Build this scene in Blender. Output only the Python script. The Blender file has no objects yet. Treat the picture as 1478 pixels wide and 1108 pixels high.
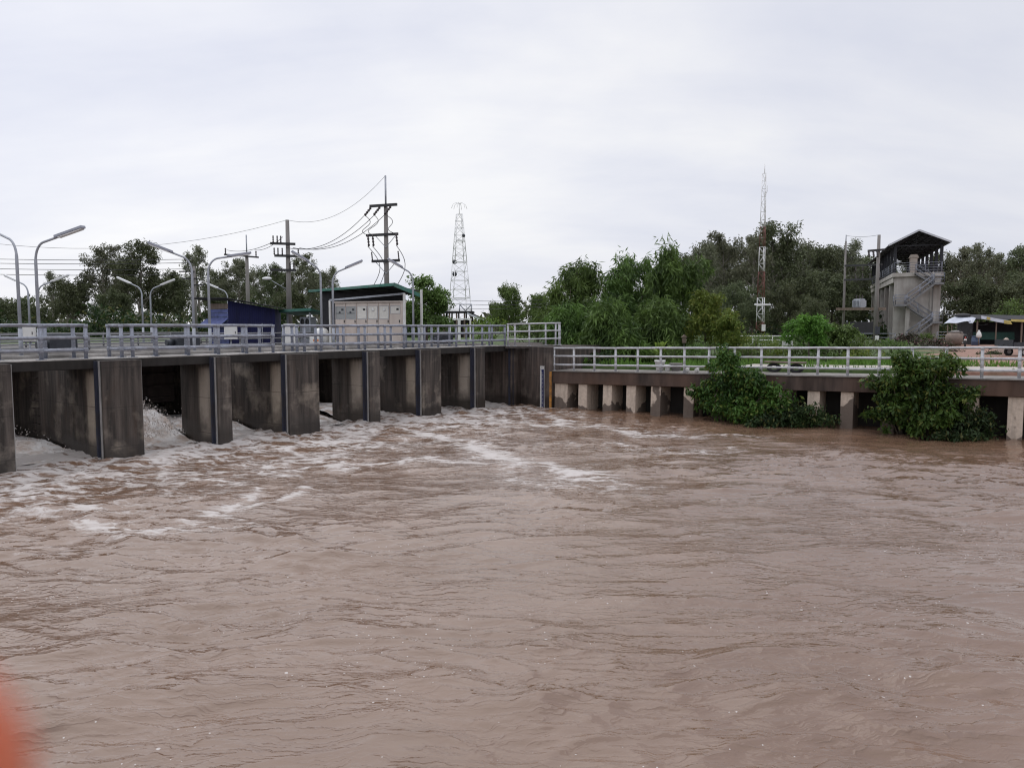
import bpy, bmesh, math, random
import numpy as np
from mathutils import Vector, Matrix

R = math.radians
SC = bpy.context.scene
COL = SC.collection
rnd = random.Random(7)

# ------------------------------------------------------------------ camera
F = 1085.0                       # focal length in photo pixels
PITCH = math.atan(83.0 / F)
EYE = 4.0                        # eye height above the river
cam_d = bpy.data.cameras.new('camera')
cam = bpy.data.objects.new('camera', cam_d)
COL.objects.link(cam)
cam.location = (0, 0, EYE)
cam.rotation_euler = (R(90) - PITCH, 0, 0)
cam_d.sensor_width = 36
cam_d.lens = F / 1478 * 36
cam_d.clip_start = 0.005
cam_d.clip_end = 4000
cam_d.dof.use_dof = True
cam_d.dof.focus_distance = 30
cam_d.dof.aperture_fstop = 6.5
SC.camera = cam

def ray(px, py):
    a = (px - 739) / F; b = -(py - 554) / F
    c, s = math.cos(PITCH), math.sin(PITCH)
    return Vector((a, c + b * s, b * c - s))
def at(px, py, Y):
    d = ray(px, py); k = Y / d.y
    return Vector((d.x * k, Y, EYE + d.z * k))
def on(px, py, z=0.0):
    d = ray(px, py); k = (z - EYE) / d.z
    return Vector((d.x * k, d.y * k, z))
def xat(px, Y):
    return (px - 739) / F * Y

# barrage frame: s along the barrage, t upstream
U = Vector((.6108, .7918, 0)); V = Vector((-.7918, .6108, 0))
B0 = Vector((-12.3, 22.5, 0))
def B(s, t, z=0.0):
    return B0 + U * s + V * t + Vector((0, 0, z))
ROT_V = math.atan2(V.y, V.x)      # local x -> upstream, local y -> -U
# promenade frame: w along the promenade towards the viewer, n inland
A0 = Vector((2.0, 36.8, 0)); D = Vector((.828, -.561, 0)).normalized(); N = Vector((.561, .828, 0)).normalized()
def PW(w, n, z=0.0):
    return A0 + D * w + N * n + Vector((0, 0, z))
def zp(w):
    return 1.82 + .0168 * w

# ------------------------------------------------------------------ objects
MAT = {}                         # world matrix of each parent
def tag(o, label=None, cat=None, group=None, kind=None):
    if label: o['label'] = label
    if cat: o['category'] = cat
    if group: o['group'] = group
    if kind: o['kind'] = kind
    return o
def thing(name, label, cat, loc=(0, 0, 0), rotz=0.0, group=None):
    o = bpy.data.objects.new(name, None); COL.objects.link(o)
    o.empty_display_size = .2
    o.location = loc; o.rotation_euler = (0, 0, rotz)
    tag(o, label, cat, group)
    MAT[o.name] = Matrix.Translation(Vector(loc)) @ Matrix.Rotation(rotz, 4, 'Z')
    return o
def link_mesh(name, me, mat, parent=None, world=False):
    o = bpy.data.objects.new(name, me); COL.objects.link(o)
    if mat: me.materials.append(mat)
    if parent is not None:
        o.parent = parent
        m = MAT.get(parent.name, Matrix())
        MAT[o.name] = m
        if world: me.transform(m.inverted())
    else:
        MAT[o.name] = Matrix()
    return o
def children(o): return [c for c in COL.objects if c.parent == o]
def dup(root, loc, rotz=0.0, scale=None, label=None, group=None):
    def cp(o, parent):
        c = o.copy(); COL.objects.link(c); c.parent = parent
        for k in KIDS.get(o.name, []): cp(k, c)
        return c
    r = cp(root, None)
    r.location = loc; r.rotation_euler = (0, 0, rotz)
    if scale: r.scale = scale
    if label: r['label'] = label
    if group: r['group'] = group
    return r
KIDS = {}
def index_kids(root):
    kids = [c for c in bpy.data.objects if c.parent == root]
    KIDS[root.name] = kids
    for k in kids: index_kids(k)

class MB:
    def __init__(s): s.v = []; s.f = []; s.smooth = []
    def add(s, vs, fs, smooth=False):
        n = len(s.v); s.v += [tuple(x) for x in vs]
        for f in fs: s.f.append(tuple(i + n for i in f)); s.smooth.append(smooth)
        return s
    def box(s, x0, x1, y0, y1, z0, z1, m=None):
        vs = [Vector((x, y, z)) for z in (z0, z1) for y in (y0, y1) for x in (x0, x1)]
        if m is not None: vs = [m @ v for v in vs]
        return s.add(vs, [(0, 2, 3, 1), (4, 5, 7, 6), (0, 1, 5, 4), (2, 6, 7, 3), (0, 4, 6, 2), (1, 3, 7, 5)])
    def bar(s, p, q, w, h, up=Vector((0, 0, 1))):
        p, q = Vector(p), Vector(q); d = (q - p).normalized()
        sd = d.cross(up)
        if sd.length < 1e-4: sd = d.cross(Vector((1, 0, 0)))
        sd.normalize(); u2 = sd.cross(d).normalized()
        c = [(-w/2, -h/2), (w/2, -h/2), (w/2, h/2), (-w/2, h/2)]
        vs = [e + sd * a + u2 * b for e in (p, q) for a, b in c]
        return s.add(vs, [(3, 2, 1, 0), (4, 5, 6, 7), (0, 1, 5, 4), (1, 2, 6, 5), (2, 3, 7, 6), (3, 0, 4, 7)])
    def tube(s, pts, r, seg=8, cap=True):
        pts = [Vector(p) for p in pts]; n = len(pts)
        rs = r if isinstance(r, (list, tuple)) else [r] * n
        vs = []; prev = None
        for i, p in enumerate(pts):
            d = (pts[min(i + 1, n - 1)] - pts[max(i - 1, 0)])
            d = d.normalized() if d.length > 1e-9 else Vector((0, 0, 1))
            if prev is None:
                a = d.cross(Vector((0, 0, 1)))
                if a.length < .05: a = d.cross(Vector((1, 0, 0)))
            else:
                a = prev - d * prev.dot(d)
                if a.length < 1e-6: a = d.cross(Vector((1, 0, 0)))
            a.normalize(); prev = a; b = d.cross(a)
            for k in range(seg):
                t = 2 * math.pi * k / seg
                vs.append(p + a * (math.cos(t) * rs[i]) + b * (math.sin(t) * rs[i]))
        fs = []
        for i in range(n - 1):
            for k in range(seg):
                k2 = (k + 1) % seg
                fs.append((i*seg + k, i*seg + k2, (i+1)*seg + k2, (i+1)*seg + k))
        s.add(vs, fs, True)
        if cap:
            base = len(s.v) - len(vs)
            s.f.append(tuple(base + k for k in reversed(range(seg)))); s.smooth.append(False)
            s.f.append(tuple(base + (n-1)*seg + k for k in range(seg))); s.smooth.append(False)
        return s
    def lathe(s, prof, c=(0, 0, 0), seg=16):
        c = Vector(c); vs = []
        for r, z in prof:
            for k in range(seg):
                t = 2 * math.pi * k / seg
                vs.append(c + Vector((r * math.cos(t), r * math.sin(t), z)))
        fs = []
        for i in range(len(prof) - 1):
            for k in range(seg):
                k2 = (k + 1) % seg
                fs.append((i*seg + k, i*seg + k2, (i+1)*seg + k2, (i+1)*seg + k))
        s.add(vs, fs, True)
        base = len(s.v) - len(vs)
        s.f.append(tuple(base + k for k in reversed(range(seg)))); s.smooth.append(False)
        s.f.append(tuple(base + (len(prof)-1)*seg + k for k in range(seg))); s.smooth.append(False)
        return s
    def ball(s, c, r, seg=8, rings=5, sc=(1, 1, 1)):
        prof = []
        c = Vector(c); vs = []; fs = []
        for i in range(rings + 1):
            ph = math.pi * i / rings
            for k in range(seg):
                t = 2 * math.pi * k / seg
                vs.append(c + Vector((r*sc[0]*math.sin(ph)*math.cos(t), r*sc[1]*math.sin(ph)*math.sin(t), -r*sc[2]*math.cos(ph))))
        for i in range(rings):
            for k in range(seg):
                k2 = (k + 1) % seg
                fs.append((i*seg + k, i*seg + k2, (i+1)*seg + k2, (i+1)*seg + k))
        return s.add(vs, fs, True)
    def prism(s, poly, d0, d1, fn):
        """poly of (a,b); extruded from d0 to d1; fn(a,b,d)->point"""
        n = len(poly)
        vs = [fn(a, b, d0) for a, b in poly] + [fn(a, b, d1) for a, b in poly]
        fs = [tuple(reversed(range(n))), tuple(range(n, 2*n))]
        for i in range(n):
            j = (i + 1) % n
            fs.append((i, j, n + j, n + i))
        return s.add(vs, fs)
    def mesh(s, name):
        me = bpy.data.meshes.new(name)
        me.from_pydata(s.v, [], s.f)
        me.polygons.foreach_set('use_smooth', s.smooth)
        bm = bmesh.new(); bm.from_mesh(me)
        bmesh.ops.recalc_face_normals(bm, faces=bm.faces)
        bm.to_mesh(me); bm.free()
        me.update()
        return me
    def build(s, name, mat, parent=None, world=False, bevel=0.0):
        o = link_mesh(name, s.mesh(name), mat, parent, world)
        if bevel:
            b = o.modifiers.new('bevel', 'BEVEL'); b.width = bevel; b.segments = 2; b.limit_method = 'ANGLE'; b.angle_limit = R(40)
        return o

def np_mesh(name, verts, quads, smooth=False):
    me = bpy.data.meshes.new(name)
    nv, nf = len(verts), len(quads)
    me.vertices.add(nv); me.vertices.foreach_set('co', np.asarray(verts, np.float32).ravel())
    me.loops.add(nf * 4); me.loops.foreach_set('vertex_index', np.asarray(quads, np.int32).ravel())
    me.polygons.add(nf); me.polygons.foreach_set('loop_start', np.arange(0, nf*4, 4, dtype=np.int32))
    me.polygons.foreach_set('use_smooth', np.full(nf, smooth, dtype=bool))
    me.update(calc_edges=True); me.validate()
    return me

# ------------------------------------------------------------------ noise
_rs = np.random.RandomState(11)
_perm = _rs.permutation(512)
_grad = np.stack([np.cos(np.linspace(0, 2*np.pi, 512, endpoint=False)), np.sin(np.linspace(0, 2*np.pi, 512, endpoint=False))], 1)
_grad = _grad[_rs.permutation(512)]
def perlin(x, y, seed=0):
    xi = np.floor(x).astype(np.int64); yi = np.floor(y).astype(np.int64)
    xf = x - xi; yf = y - yi
    def g(ix, iy):
        h = _perm[(ix + seed * 37 + _perm[(iy + seed * 91) & 511]) & 511]
        return _grad[h]
    def dot(gr, dx, dy): return gr[..., 0]*dx + gr[..., 1]*dy
    u = xf*xf*xf*(xf*(xf*6-15)+10); v = yf*yf*yf*(yf*(yf*6-15)+10)
    a = dot(g(xi, yi), xf, yf); b = dot(g(xi+1, yi), xf-1, yf)
    c = dot(g(xi, yi+1), xf, yf-1); d = dot(g(xi+1, yi+1), xf-1, yf-1)
    return ((a*(1-u)+b*u)*(1-v) + (c*(1-u)+d*u)*v) * 1.5

# ------------------------------------------------------------------ materials
def new_mat(name):
    m = bpy.data.materials.new(name); m.use_nodes = True
    nt = m.node_tree; nt.nodes.clear()
    out = nt.nodes.new('ShaderNodeOutputMaterial')
    return m, nt, out
class NT:
    def __init__(s, nt): s.nt = nt
    def n(s, typ, **kw):
        nd = s.nt.nodes.new(typ)
        for k, v in kw.items():
            if k.startswith('i_'):
                nd.inputs[k[2:].replace('_', ' ')].default_value = v
            else: setattr(nd, k, v)
        return nd
    def l(s, a, b): s.nt.links.new(a, b)
    def val(s, x):
        return x
    def math(s, op, a, b=None, c=None, clamp=False):
        nd = s.n('ShaderNodeMath', operation=op); nd.use_clamp = clamp
        for i, x in enumerate((a, b, c)):
            if x is None: continue
            if isinstance(x, (int, float)): nd.inputs[i].default_value = x
            else: s.l(x, nd.inputs[i])
        return nd.outputs[0]
    def mix(s, fac, a, b, blend='MIX'):
        nd = s.n('ShaderNodeMix', data_type='RGBA', blend_type=blend)
        for sock, x in ((nd.inputs[0], fac), (nd.inputs[6], a), (nd.inputs[7], b)):
            if isinstance(x, (int, float)): sock.default_value = x
            elif isinstance(x, tuple): sock.default_value = x if len(x) == 4 else (*x, 1)
            else: s.l(x, sock)
        return nd.outputs[2]
    def noise(s, vec, scale, detail=4, rough=.55, dist=0.0):
        nd = s.n('ShaderNodeTexNoise'); nd.inputs['Scale'].default_value = scale
        nd.inputs['Detail'].default_value = detail; nd.inputs['Roughness'].default_value = rough
        nd.inputs['Distortion'].default_value = dist
        if vec is not None: s.l(vec, nd.inputs['Vector'])
        return nd
    def voro(s, vec, scale, feature='F1', rand=1.0):
        nd = s.n('ShaderNodeTexVoronoi', feature=feature); nd.inputs['Scale'].default_value = scale
        nd.inputs['Randomness'].default_value = rand
        if vec is not None: s.l(vec, nd.inputs['Vector'])
        return nd
    def mapping(s, vec, scale=(1, 1, 1), rot=(0, 0, 0), loc=(0, 0, 0)):
        nd = s.n('ShaderNodeMapping'); nd.inputs['Scale'].default_value = scale
        nd.inputs['Rotation'].default_value = rot; nd.inputs['Location'].default_value = loc
        s.l(vec, nd.inputs['Vector']); return nd.outputs[0]
    def ramp(s, fac, stops, interp='LINEAR'):
        nd = s.n('ShaderNodeValToRGB'); cr = nd.color_ramp; cr.interpolation = interp
        while len(cr.elements) < len(stops): cr.elements.new(.5)
        for e, (p, c) in zip(cr.elements, stops):
            e.position = p
            e.color = (c, c, c, 1) if isinstance(c, (int, float)) else (*c, 1)
        s.l(fac, nd.inputs[0]); return nd.outputs[0]
    def smooth(s, x, a, b):
        nd = s.n('ShaderNodeMapRange', interpolation_type='SMOOTHSTEP')
        nd.inputs[1].default_value = a; nd.inputs[2].default_value = b
        s.l(x, nd.inputs[0]); return nd.outputs[0]
    def bump(s, h, strength=.3, dist=.02, normal=None):
        nd = s.n('ShaderNodeBump'); nd.inputs['Strength'].default_value = strength; nd.inputs['Distance'].default_value = dist
        s.l(h, nd.inputs['Height'])
        if normal is not None: s.l(normal, nd.inputs['Normal'])
        return nd.outputs[0]

def plain(name, col, rough=.6, metal=0.0, var=.25, scale=6.0, streak=False, bump=.15, dirt=None, dirt_amt=.5):
    m, nt, out = new_mat(name); t = NT(nt)
    tc = t.n('ShaderNodeTexCoord').outputs['Object']
    vec = t.mapping(tc, (1, 1, .18) if streak else (1, 1, 1))
    n1 = t.noise(vec, scale, 6, .6).outputs['Fac']
    n2 = t.noise(tc, scale * .23, 3, .5).outputs['Fac']
    f = t.ramp(n1, [(.3, 0), (.7, 1)])
    lo = tuple(c * (1 - var) for c in col); hi = tuple(min(1, c * (1 + var)) for c in col)
    c = t.mix(f, lo, hi)
    if dirt:
        k = t.math('MULTIPLY', t.ramp(n2, [(.42, 0), (.68, 1)]), dirt_amt)
        c = t.mix(k, c, dirt)
    p = t.n('ShaderNodeBsdfPrincipled'); t.l(c, p.inputs['Base Color'])
    p.inputs['Roughness'].default_value = rough; p.inputs['Metallic'].default_value = metal
    if bump: t.l(t.bump(n1, bump, .01), p.inputs['Normal'])
    t.l(p.outputs[0], out.inputs[0]); return m

def leaf_mat(name, lo, hi, trans=.25, yellow=None, tone=.35):
    m, nt, out = new_mat(name); t = NT(nt)
    g = t.n('ShaderNodeNewGeometry')
    tc = t.n('ShaderNodeTexCoord').outputs['Object']
    cl = t.noise(tc, .8, 2, .5).outputs['Fac']
    r = t.math('ADD', t.math('MULTIPLY', g.outputs['Random Per Island'], 1 - tone), t.math('MULTIPLY', t.ramp(cl, [(.35, 0), (.65, 1)]), tone))
    c = t.mix(r, lo, hi)
    if yellow:
        c = t.mix(t.math('MULTIPLY', t.math('GREATER_THAN', g.outputs['Random Per Island'], .86), .7), c, yellow)
    oi = t.n('ShaderNodeObjectInfo')
    hs = t.n('ShaderNodeHueSaturation'); t.l(c, hs.inputs['Color'])
    t.l(t.math('MULTIPLY_ADD', oi.outputs['Random'], .35, .85), hs.inputs['Value'])
    t.l(t.math('MULTIPLY_ADD', oi.outputs['Random'], .03, .485), hs.inputs['Hue'])
    d = t.n('ShaderNodeBsdfPrincipled'); d.inputs['Roughness'].default_value = .55
    d.inputs['Specular IOR Level'].default_value = .3
    t.l(hs.outputs[0], d.inputs['Base Color'])
    tr = t.n('ShaderNodeBsdfTranslucent'); t.l(hs.outputs[0], tr.inputs['Color'])
    mx = t.n('ShaderNodeMixShader'); mx.inputs[0].default_value = trans
    t.l(d.outputs[0], mx.inputs[1]); t.l(tr.outputs[0], mx.inputs[2])
    t.l(mx.outputs[0], out.inputs[0]); return m

M = {}
def pier_mat(name, base, light, wet, strip=True, strip_t=.78, strip_w=.42):
    m, nt, out = new_mat(name); t = NT(nt)
    tc = t.n('ShaderNodeTexCoord').outputs['Object']
    oi = t.n('ShaderNodeObjectInfo').outputs['Random']
    off = t.n('ShaderNodeVectorMath', operation='ADD'); t.l(tc, off.inputs[0])
    cmb = t.n('ShaderNodeCombineXYZ'); t.l(t.math('MULTIPLY', oi, 37.0), cmb.inputs[1]); t.l(t.math('MULTIPLY', oi, 11.0), cmb.inputs[0])
    t.l(cmb.outputs[0], off.inputs[1]); v = off.outputs[0]
    sx = t.n('ShaderNodeSeparateXYZ'); t.l(tc, sx.inputs[0])
    st = t.noise(t.mapping(v, (3.2, 3.2, .22)), 1.6, 6, .62).outputs['Fac']       # vertical runs
    bl = t.noise(v, 1.1, 5, .6).outputs['Fac']                                   # blotches
    fine = t.noise(v, 14, 5, .65).outputs['Fac']
    c = t.mix(t.ramp(st, [(.36, 0), (.66, 1)]), tuple(x * .38 for x in base), tuple(x * 1.75 for x in base))
    c = t.mix(t.math('MULTIPLY', t.ramp(bl, [(.52, 0), (.68, 1)]), .6), c, light)
    rust = t.noise(t.mapping(v, (1.5, 1.5, .3)), 2.2, 4, .6).outputs['Fac']
    c = t.mix(t.math('MULTIPLY', t.ramp(rust, [(.54, 0), (.72, 1)]), .5), c, (.075, .045, .03))
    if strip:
        # paler band beside the steel guide, stronger above the foot
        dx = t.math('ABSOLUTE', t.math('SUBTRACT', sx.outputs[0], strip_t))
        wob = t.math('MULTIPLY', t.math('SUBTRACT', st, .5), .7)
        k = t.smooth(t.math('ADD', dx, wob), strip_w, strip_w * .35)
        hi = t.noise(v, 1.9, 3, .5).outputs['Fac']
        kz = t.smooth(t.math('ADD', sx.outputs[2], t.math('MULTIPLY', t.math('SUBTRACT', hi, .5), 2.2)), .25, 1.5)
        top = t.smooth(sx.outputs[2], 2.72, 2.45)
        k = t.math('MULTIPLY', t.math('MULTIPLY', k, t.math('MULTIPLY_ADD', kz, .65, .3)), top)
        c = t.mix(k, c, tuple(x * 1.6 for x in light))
    # wet, algae-dark foot with a ragged top edge
    wl = t.math('ADD', sx.outputs[2], t.math('MULTIPLY', t.math('SUBTRACT', bl, .5), 1.6))
    wetk = t.smooth(wl, .75, .2)
    c = t.mix(t.math('MULTIPLY', wetk, .75), c, wet)
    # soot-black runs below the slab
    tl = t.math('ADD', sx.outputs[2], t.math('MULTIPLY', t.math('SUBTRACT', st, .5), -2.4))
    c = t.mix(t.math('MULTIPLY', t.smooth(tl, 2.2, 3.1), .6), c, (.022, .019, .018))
    c = t.mix(t.math('MULTIPLY', fine, .35), c, tuple(x * .5 for x in base))
    # formwork joints
    jz = t.math('ABSOLUTE', t.math('SUBTRACT', t.math('FRACT', t.math('MULTIPLY', t.math('ADD', sx.outputs[2], 5.17), .82)), .5))
    jn = t.math('MULTIPLY', t.smooth(jz, .014, .006), t.math('MULTIPLY', bl, .9))
    c = t.mix(jn, c, (.02, .017, .015))
    p = t.n('ShaderNodeBsdfPrincipled'); t.l(c, p.inputs['Base Color'])
    t.l(t.math('MULTIPLY_ADD', wetk, -.45, .85), p.inputs['Roughness'])
    t.l(t.bump(t.math('ADD', fine, bl), .35, .02), p.inputs['Normal'])
    t.l(p.outputs[0], out.inputs[0]); return m

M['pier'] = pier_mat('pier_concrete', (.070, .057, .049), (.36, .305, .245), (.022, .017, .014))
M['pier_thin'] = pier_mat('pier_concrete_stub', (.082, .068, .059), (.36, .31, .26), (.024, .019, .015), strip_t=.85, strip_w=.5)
M['wall_end'] = pier_mat('abutment_concrete', (.082, .062, .053), (.20, .165, .135), (.024, .019, .016), strip=False)
M['deck'] = plain('deck_concrete', (.42, .40, .38), .85, var=.25, scale=3, dirt=(.12, .11, .10), dirt_amt=.6)
M['road'] = plain('road_concrete', (.13, .125, .12), .9, var=.35, scale=2, dirt=(.06, .055, .05), dirt_amt=.7)
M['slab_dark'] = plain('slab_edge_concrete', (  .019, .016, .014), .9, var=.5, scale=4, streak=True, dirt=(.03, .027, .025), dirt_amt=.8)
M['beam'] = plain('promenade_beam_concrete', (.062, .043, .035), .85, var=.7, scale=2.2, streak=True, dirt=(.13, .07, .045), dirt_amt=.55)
M['guide_steel'] = plain('blue_guide_steel', (.034, .038, .060), .6, .1, var=.3, scale=9, streak=True, dirt=(.05, .04, .035), dirt_amt=.6)
M['pale_steel'] = plain('pale_guide_edge', (.34, .33, .32), .55, .2, var=.3, scale=9, streak=True)
M['gate'] = plain('rusty_gate_steel', (.06, .045, .04), .7, .1, var=.5, scale=3, streak=True)
M['rail_blue'] = plain('galvanised_blue_grey', (.27, .29, .345), .55, .25, var=.28, scale=9, dirt=(.15, .135, .13), dirt_amt=.6)
M['rail_grey'] = plain('galvanised_pale_grey', (.50, .51, .535), .55, .15, var=.2, scale=9, dirt=(.26, .24, .225), dirt_amt=.6)
M['lamp_steel'] = plain('lamp_post_steel', (.36, .38, .42), .5, .3, var=.15, scale=5)
M['lamp_head'] = plain('lamp_head_grey', (.33, .35, .41), .5, .2, var=.12, scale=5)
M['lamp_white'] = plain('lamp_head_white', (.80, .81, .82), .45, 0, var=.05, scale=5)
M['diffuser'] = plain('lamp_diffuser', (.75, .76, .76), .35, 0, var=.04, scale=8)
M['white_paint'] = plain('white_paint', (.72, .72, .70), .5, 0, var=.08, scale=5, dirt=(.45, .43, .40), dirt_amt=.5)
M['cream_paint'] = plain('cream_paint', (.62, .545, .49), .5, 0, var=.07, scale=3, streak=True, dirt=(.40, .32, .27), dirt_amt=.45)
M['cabinet_dark'] = plain('dark_machine_paint', (.035, .04, .05), .5, .1, var=.3, scale=5)
M['green_sheet'] = plain('green_roof_sheet', (.035, .15, .115), .6, 0, var=.35, scale=4, dirt=(.13, .22, .19), dirt_amt=.6)
M['blue_sheet'] = plain('blue_wall_sheet', (.007, .009, .060), .85, 0, var=.3, scale=3, streak=True)
M['blue_pale'] = plain('faded_blue_sheet', (.085, .105, .25), .8, 0, var=.35, scale=4)
M['dark_roof'] = plain('dark_roof_sheet', (.022, .022, .026), .9, 0, var=.3, scale=4)
M['pole_conc'] = plain('pole_concrete', (.22, .205, .195), .85, 0, var=.25, scale=3, streak=True, dirt=(.16, .15, .14), dirt_amt=.6)
M['black'] = plain('black_fittings', (.02, .02, .022), .5, 0, var=.3, scale=8)
M['insulator'] = plain('insulator_brown', (.045, .035, .035), .3, 0, var=.3, scale=8)
M['cable'] = plain('cable_black', (.03, .03, .035), .6, 0, var=.1, scale=3, bump=0)
M['mast_white'] = plain('mast_white', (.82, .82, .82), .5, .1, var=.1, scale=4)
M['mast_red'] = plain('mast_red', (.17, .058, .046), .5, .1, var=.2, scale=4)
M['tower_conc'] = plain('tower_concrete', (.42, .40, .375), .9, 0, var=.25, scale=2.2, streak=True, dirt=(.22, .19, .17), dirt_amt=.75)
M['tower_light'] = plain('tower_beam_concrete', (.50, .475, .44), .9, 0, var=.15, scale=1.4, dirt=(.3, .27, .24), dirt_amt=.6)
M['tower_dark'] = plain('dark_roof_steel', (.022, .024, .034), .5, .1, var=.3, scale=3)
M['fascia'] = plain('pale_fascia', (.55, .57, .62), .5, .1, var=.1, scale=3)
M['prom'] = plain('promenade_slab_concrete', (.22, .205, .19), .9, var=.3, scale=2.5, dirt=(.13, .115, .10), dirt_amt=.7)
M['stair'] = plain('stair_steel', (.19, .19, .20), .6, .1, var=.2, scale=4)
M['glass'] = None
m_, nt_, out_ = new_mat('window_glass'); t_ = NT(nt_)
p_ = t_.n('ShaderNodeBsdfPrincipled'); p_.inputs['Base Color'].default_value = (.30, .31, .31, 1); p_.inputs['Roughness'].default_value = .12
t_.l(p_.outputs[0], out_.inputs[0]); M['glass'] = m_
M['paper'] = plain('pale_dial_plate', (.70, .68, .63), .6, 0, var=.12, scale=6)
M['gauge_blue'] = plain('gauge_blue', (.018, .024, .10), .45, 0, var=.2, scale=8)
M['gauge_orange'] = plain('gauge_orange', (.45, .20, .035), .6, 0, var=.35, scale=14, dirt=(.07, .05, .04), dirt_amt=.9)
M['tarp_white'] = plain('white_tarpaulin', (.50, .53, .60), .5, 0, var=.12, scale=3)
M['tarp_yellow'] = plain('yellow_banner', (.42, .33, .09), .5, 0, var=.25, scale=3)
M['net_green'] = plain('green_shade_net', (.025, .075, .062), .8, 0, var=.25, scale=10)
M['wood'] = plain('weathered_wood', (.16, .12, .095), .8, 0, var=.3, scale=6, streak=True)
M['terracotta'] = plain('brown_earthenware', (.20, .155, .13), .7, 0, var=.2, scale=5)
M['plastic_blue'] = plain('blue_plastic', (.06, .09, .16), .4, 0, var=.1, scale=5)
M['rubber'] = plain('rubber', (.022, .022, .024), .8, 0, var=.2, scale=12)
M['bark'] = plain('tree_bark', (.11, .09, .072), .9, 0, var=.35, scale=5, streak=True, bump=.5)
M['bark_pale'] = plain('pale_bark', (.25, .225, .20), .9, 0, var=.35, scale=3, streak=True, bump=.4)
M['red_paint'] = plain('red_paint', (.40, .05, .04), .5, 0, var=.2, scale=6)
M['orange_paint'] = plain('orange_paint', (.62, .20, .06), .5, 0, var=.1, scale=6)
M['beige_cloth'] = plain('beige_cloth', (.42, .34, .29), .9, 0, var=.15, scale=4)
M['lf_weep'] = leaf_mat('leaves_drooping_green', (.022, .048, .012), (.150, .245, .055), .3, tone=.62)
M['lf_euc'] = leaf_mat('leaves_olive_grey', (.078, .088, .050), (.20, .21, .13), .25)
M['lf_euc2'] = leaf_mat('leaves_dark_olive', (.050, .062, .028), (.140, .165, .080), .25)
M['lf_mid'] = leaf_mat('leaves_mid_green', (.055, .092, .024), (.165, .245, .062), .25)
M['lf_yel'] = leaf_mat('leaves_yellow_green', (.07, .115, .018), (.21, .29, .055), .35, yellow=(.24, .25, .05))
M['lf_bright'] = leaf_mat('leaves_bright_green', (.045, .125, .018), (.17, .35, .058), .4)
M['lf_bush'] = leaf_mat('leaves_broad_green', (.015, .042, .009), (.095, .195, .034), .3, tone=.5, yellow=(.15, .17, .035))
M['lf_bushd'] = leaf_mat('leaves_dark_broad', (.012, .026, .009), (.048, .082, .024), .25, yellow=(.13, .12, .04))
M['lf_flower'] = leaf_mat('leaves_reddish_flowering', (.028, .034, .016), (.080, .070, .040), .25, yellow=(.30, .13, .16))
M['lf_banana'] = leaf_mat('leaves_broad_yellow_green', (.11, .17, .03), (.26, .34, .07), .4)
# ------------------------------------------------------------------ sky and sun
SUN_EL, SUN_AZ = R(52), R(-35)          # azimuth from +Y towards +X
w = bpy.data.worlds.new('World'); SC.world = w; w.use_nodes = True
nt = w.node_tree; nt.nodes.clear(); t = NT(nt)
wo = nt.nodes.new('ShaderNodeOutputWorld'); bg = nt.nodes.new('ShaderNodeBackground')
sky = nt.nodes.new('ShaderNodeTexSky'); sky.sky_type = 'NISHITA'; sky.sun_disc = False
sky.sun_elevation = SUN_EL; sky.sun_rotation = SUN_AZ
sky.air_density = 1.0; sky.dust_density = 2.0
STR = .1
tc = t.n('ShaderNodeTexCoord').outputs['Generated']
sx = t.n('ShaderNodeSeparateXYZ'); t.l(tc, sx.inputs[0])
zz = t.math('MAXIMUM', sx.outputs[2], 0.0)
den = t.math('ADD', zz, .34)
cv = t.n('ShaderNodeCombineXYZ')
t.l(t.math('DIVIDE', sx.outputs[0], den), cv.inputs[0]); t.l(t.math('DIVIDE', sx.outputs[1], den), cv.inputs[1])
cl1 = t.noise(t.mapping(cv.outputs[0], (.8, 1.15, 1), loc=(3.1, 1.7, 0)), 1.15, 7, .52, .35).outputs['Fac']
cl2 = t.noise(t.mapping(cv.outputs[0], (.55, 1.6, 1), loc=(-1.3, 4.2, 0)), 2.6, 6, .55, .3).outputs['Fac']
cl = t.math('ADD', t.math('MULTIPLY', cl1, .68), t.math('MULTIPLY', cl2, .32))
cc = t.ramp(cl, [(.36, (.73, .755, .865)), (.5, (.85, .862, .93)), (.62, (.96, .96, .98))])
# sky brightens towards the veiled sun side and dims on the right
side = t.math('MULTIPLY_ADD', sx.outputs[0], -.10, 1.0)
cs = t.n('ShaderNodeVectorMath', operation='SCALE'); t.l(cc, cs.inputs[0])
zen = t.math('MULTIPLY_ADD', t.smooth(zz, .36, .95), .7, 1.0)
t.l(t.math('MULTIPLY', t.math('MULTIPLY', side, zen), 1.0 / STR), cs.inputs['Scale'])
mixed = t.mix(.93, sky.outputs[0], cs.outputs[0])
t.l(mixed, bg.inputs['Color']); bg.inputs['Strength'].default_value = STR
t.l(bg.outputs[0], wo.inputs[0])
sl = bpy.data.lights.new('sun', 'SUN'); sl.energy = .6; sl.angle = R(75); sl.color = (1.0, .96, .91)
so = bpy.data.objects.new('sun', sl); COL.objects.link(so)
sd = Vector((math.sin(SUN_AZ)*math.cos(SUN_EL), math.cos(SUN_AZ)*math.cos(SUN_EL), math.sin(SUN_EL)))
so.rotation_euler = sd.to_track_quat('Z', 'Y').to_euler()
SC.view_settings.view_transform = 'Standard'; SC.view_settings.look = 'None'
SC.view_settings.exposure = 0; SC.view_settings.gamma = 1
SC.cycles.use_adaptive_sampling = True
SC.cycles.max_bounces = 6; SC.cycles.transparent_max_bounces = 8
SC.cycles.caustics_reflective = False; SC.cycles.caustics_refractive = False
SC.cycles.use_denoising = True
SC.cycles.filter_width = 1.15

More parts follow.
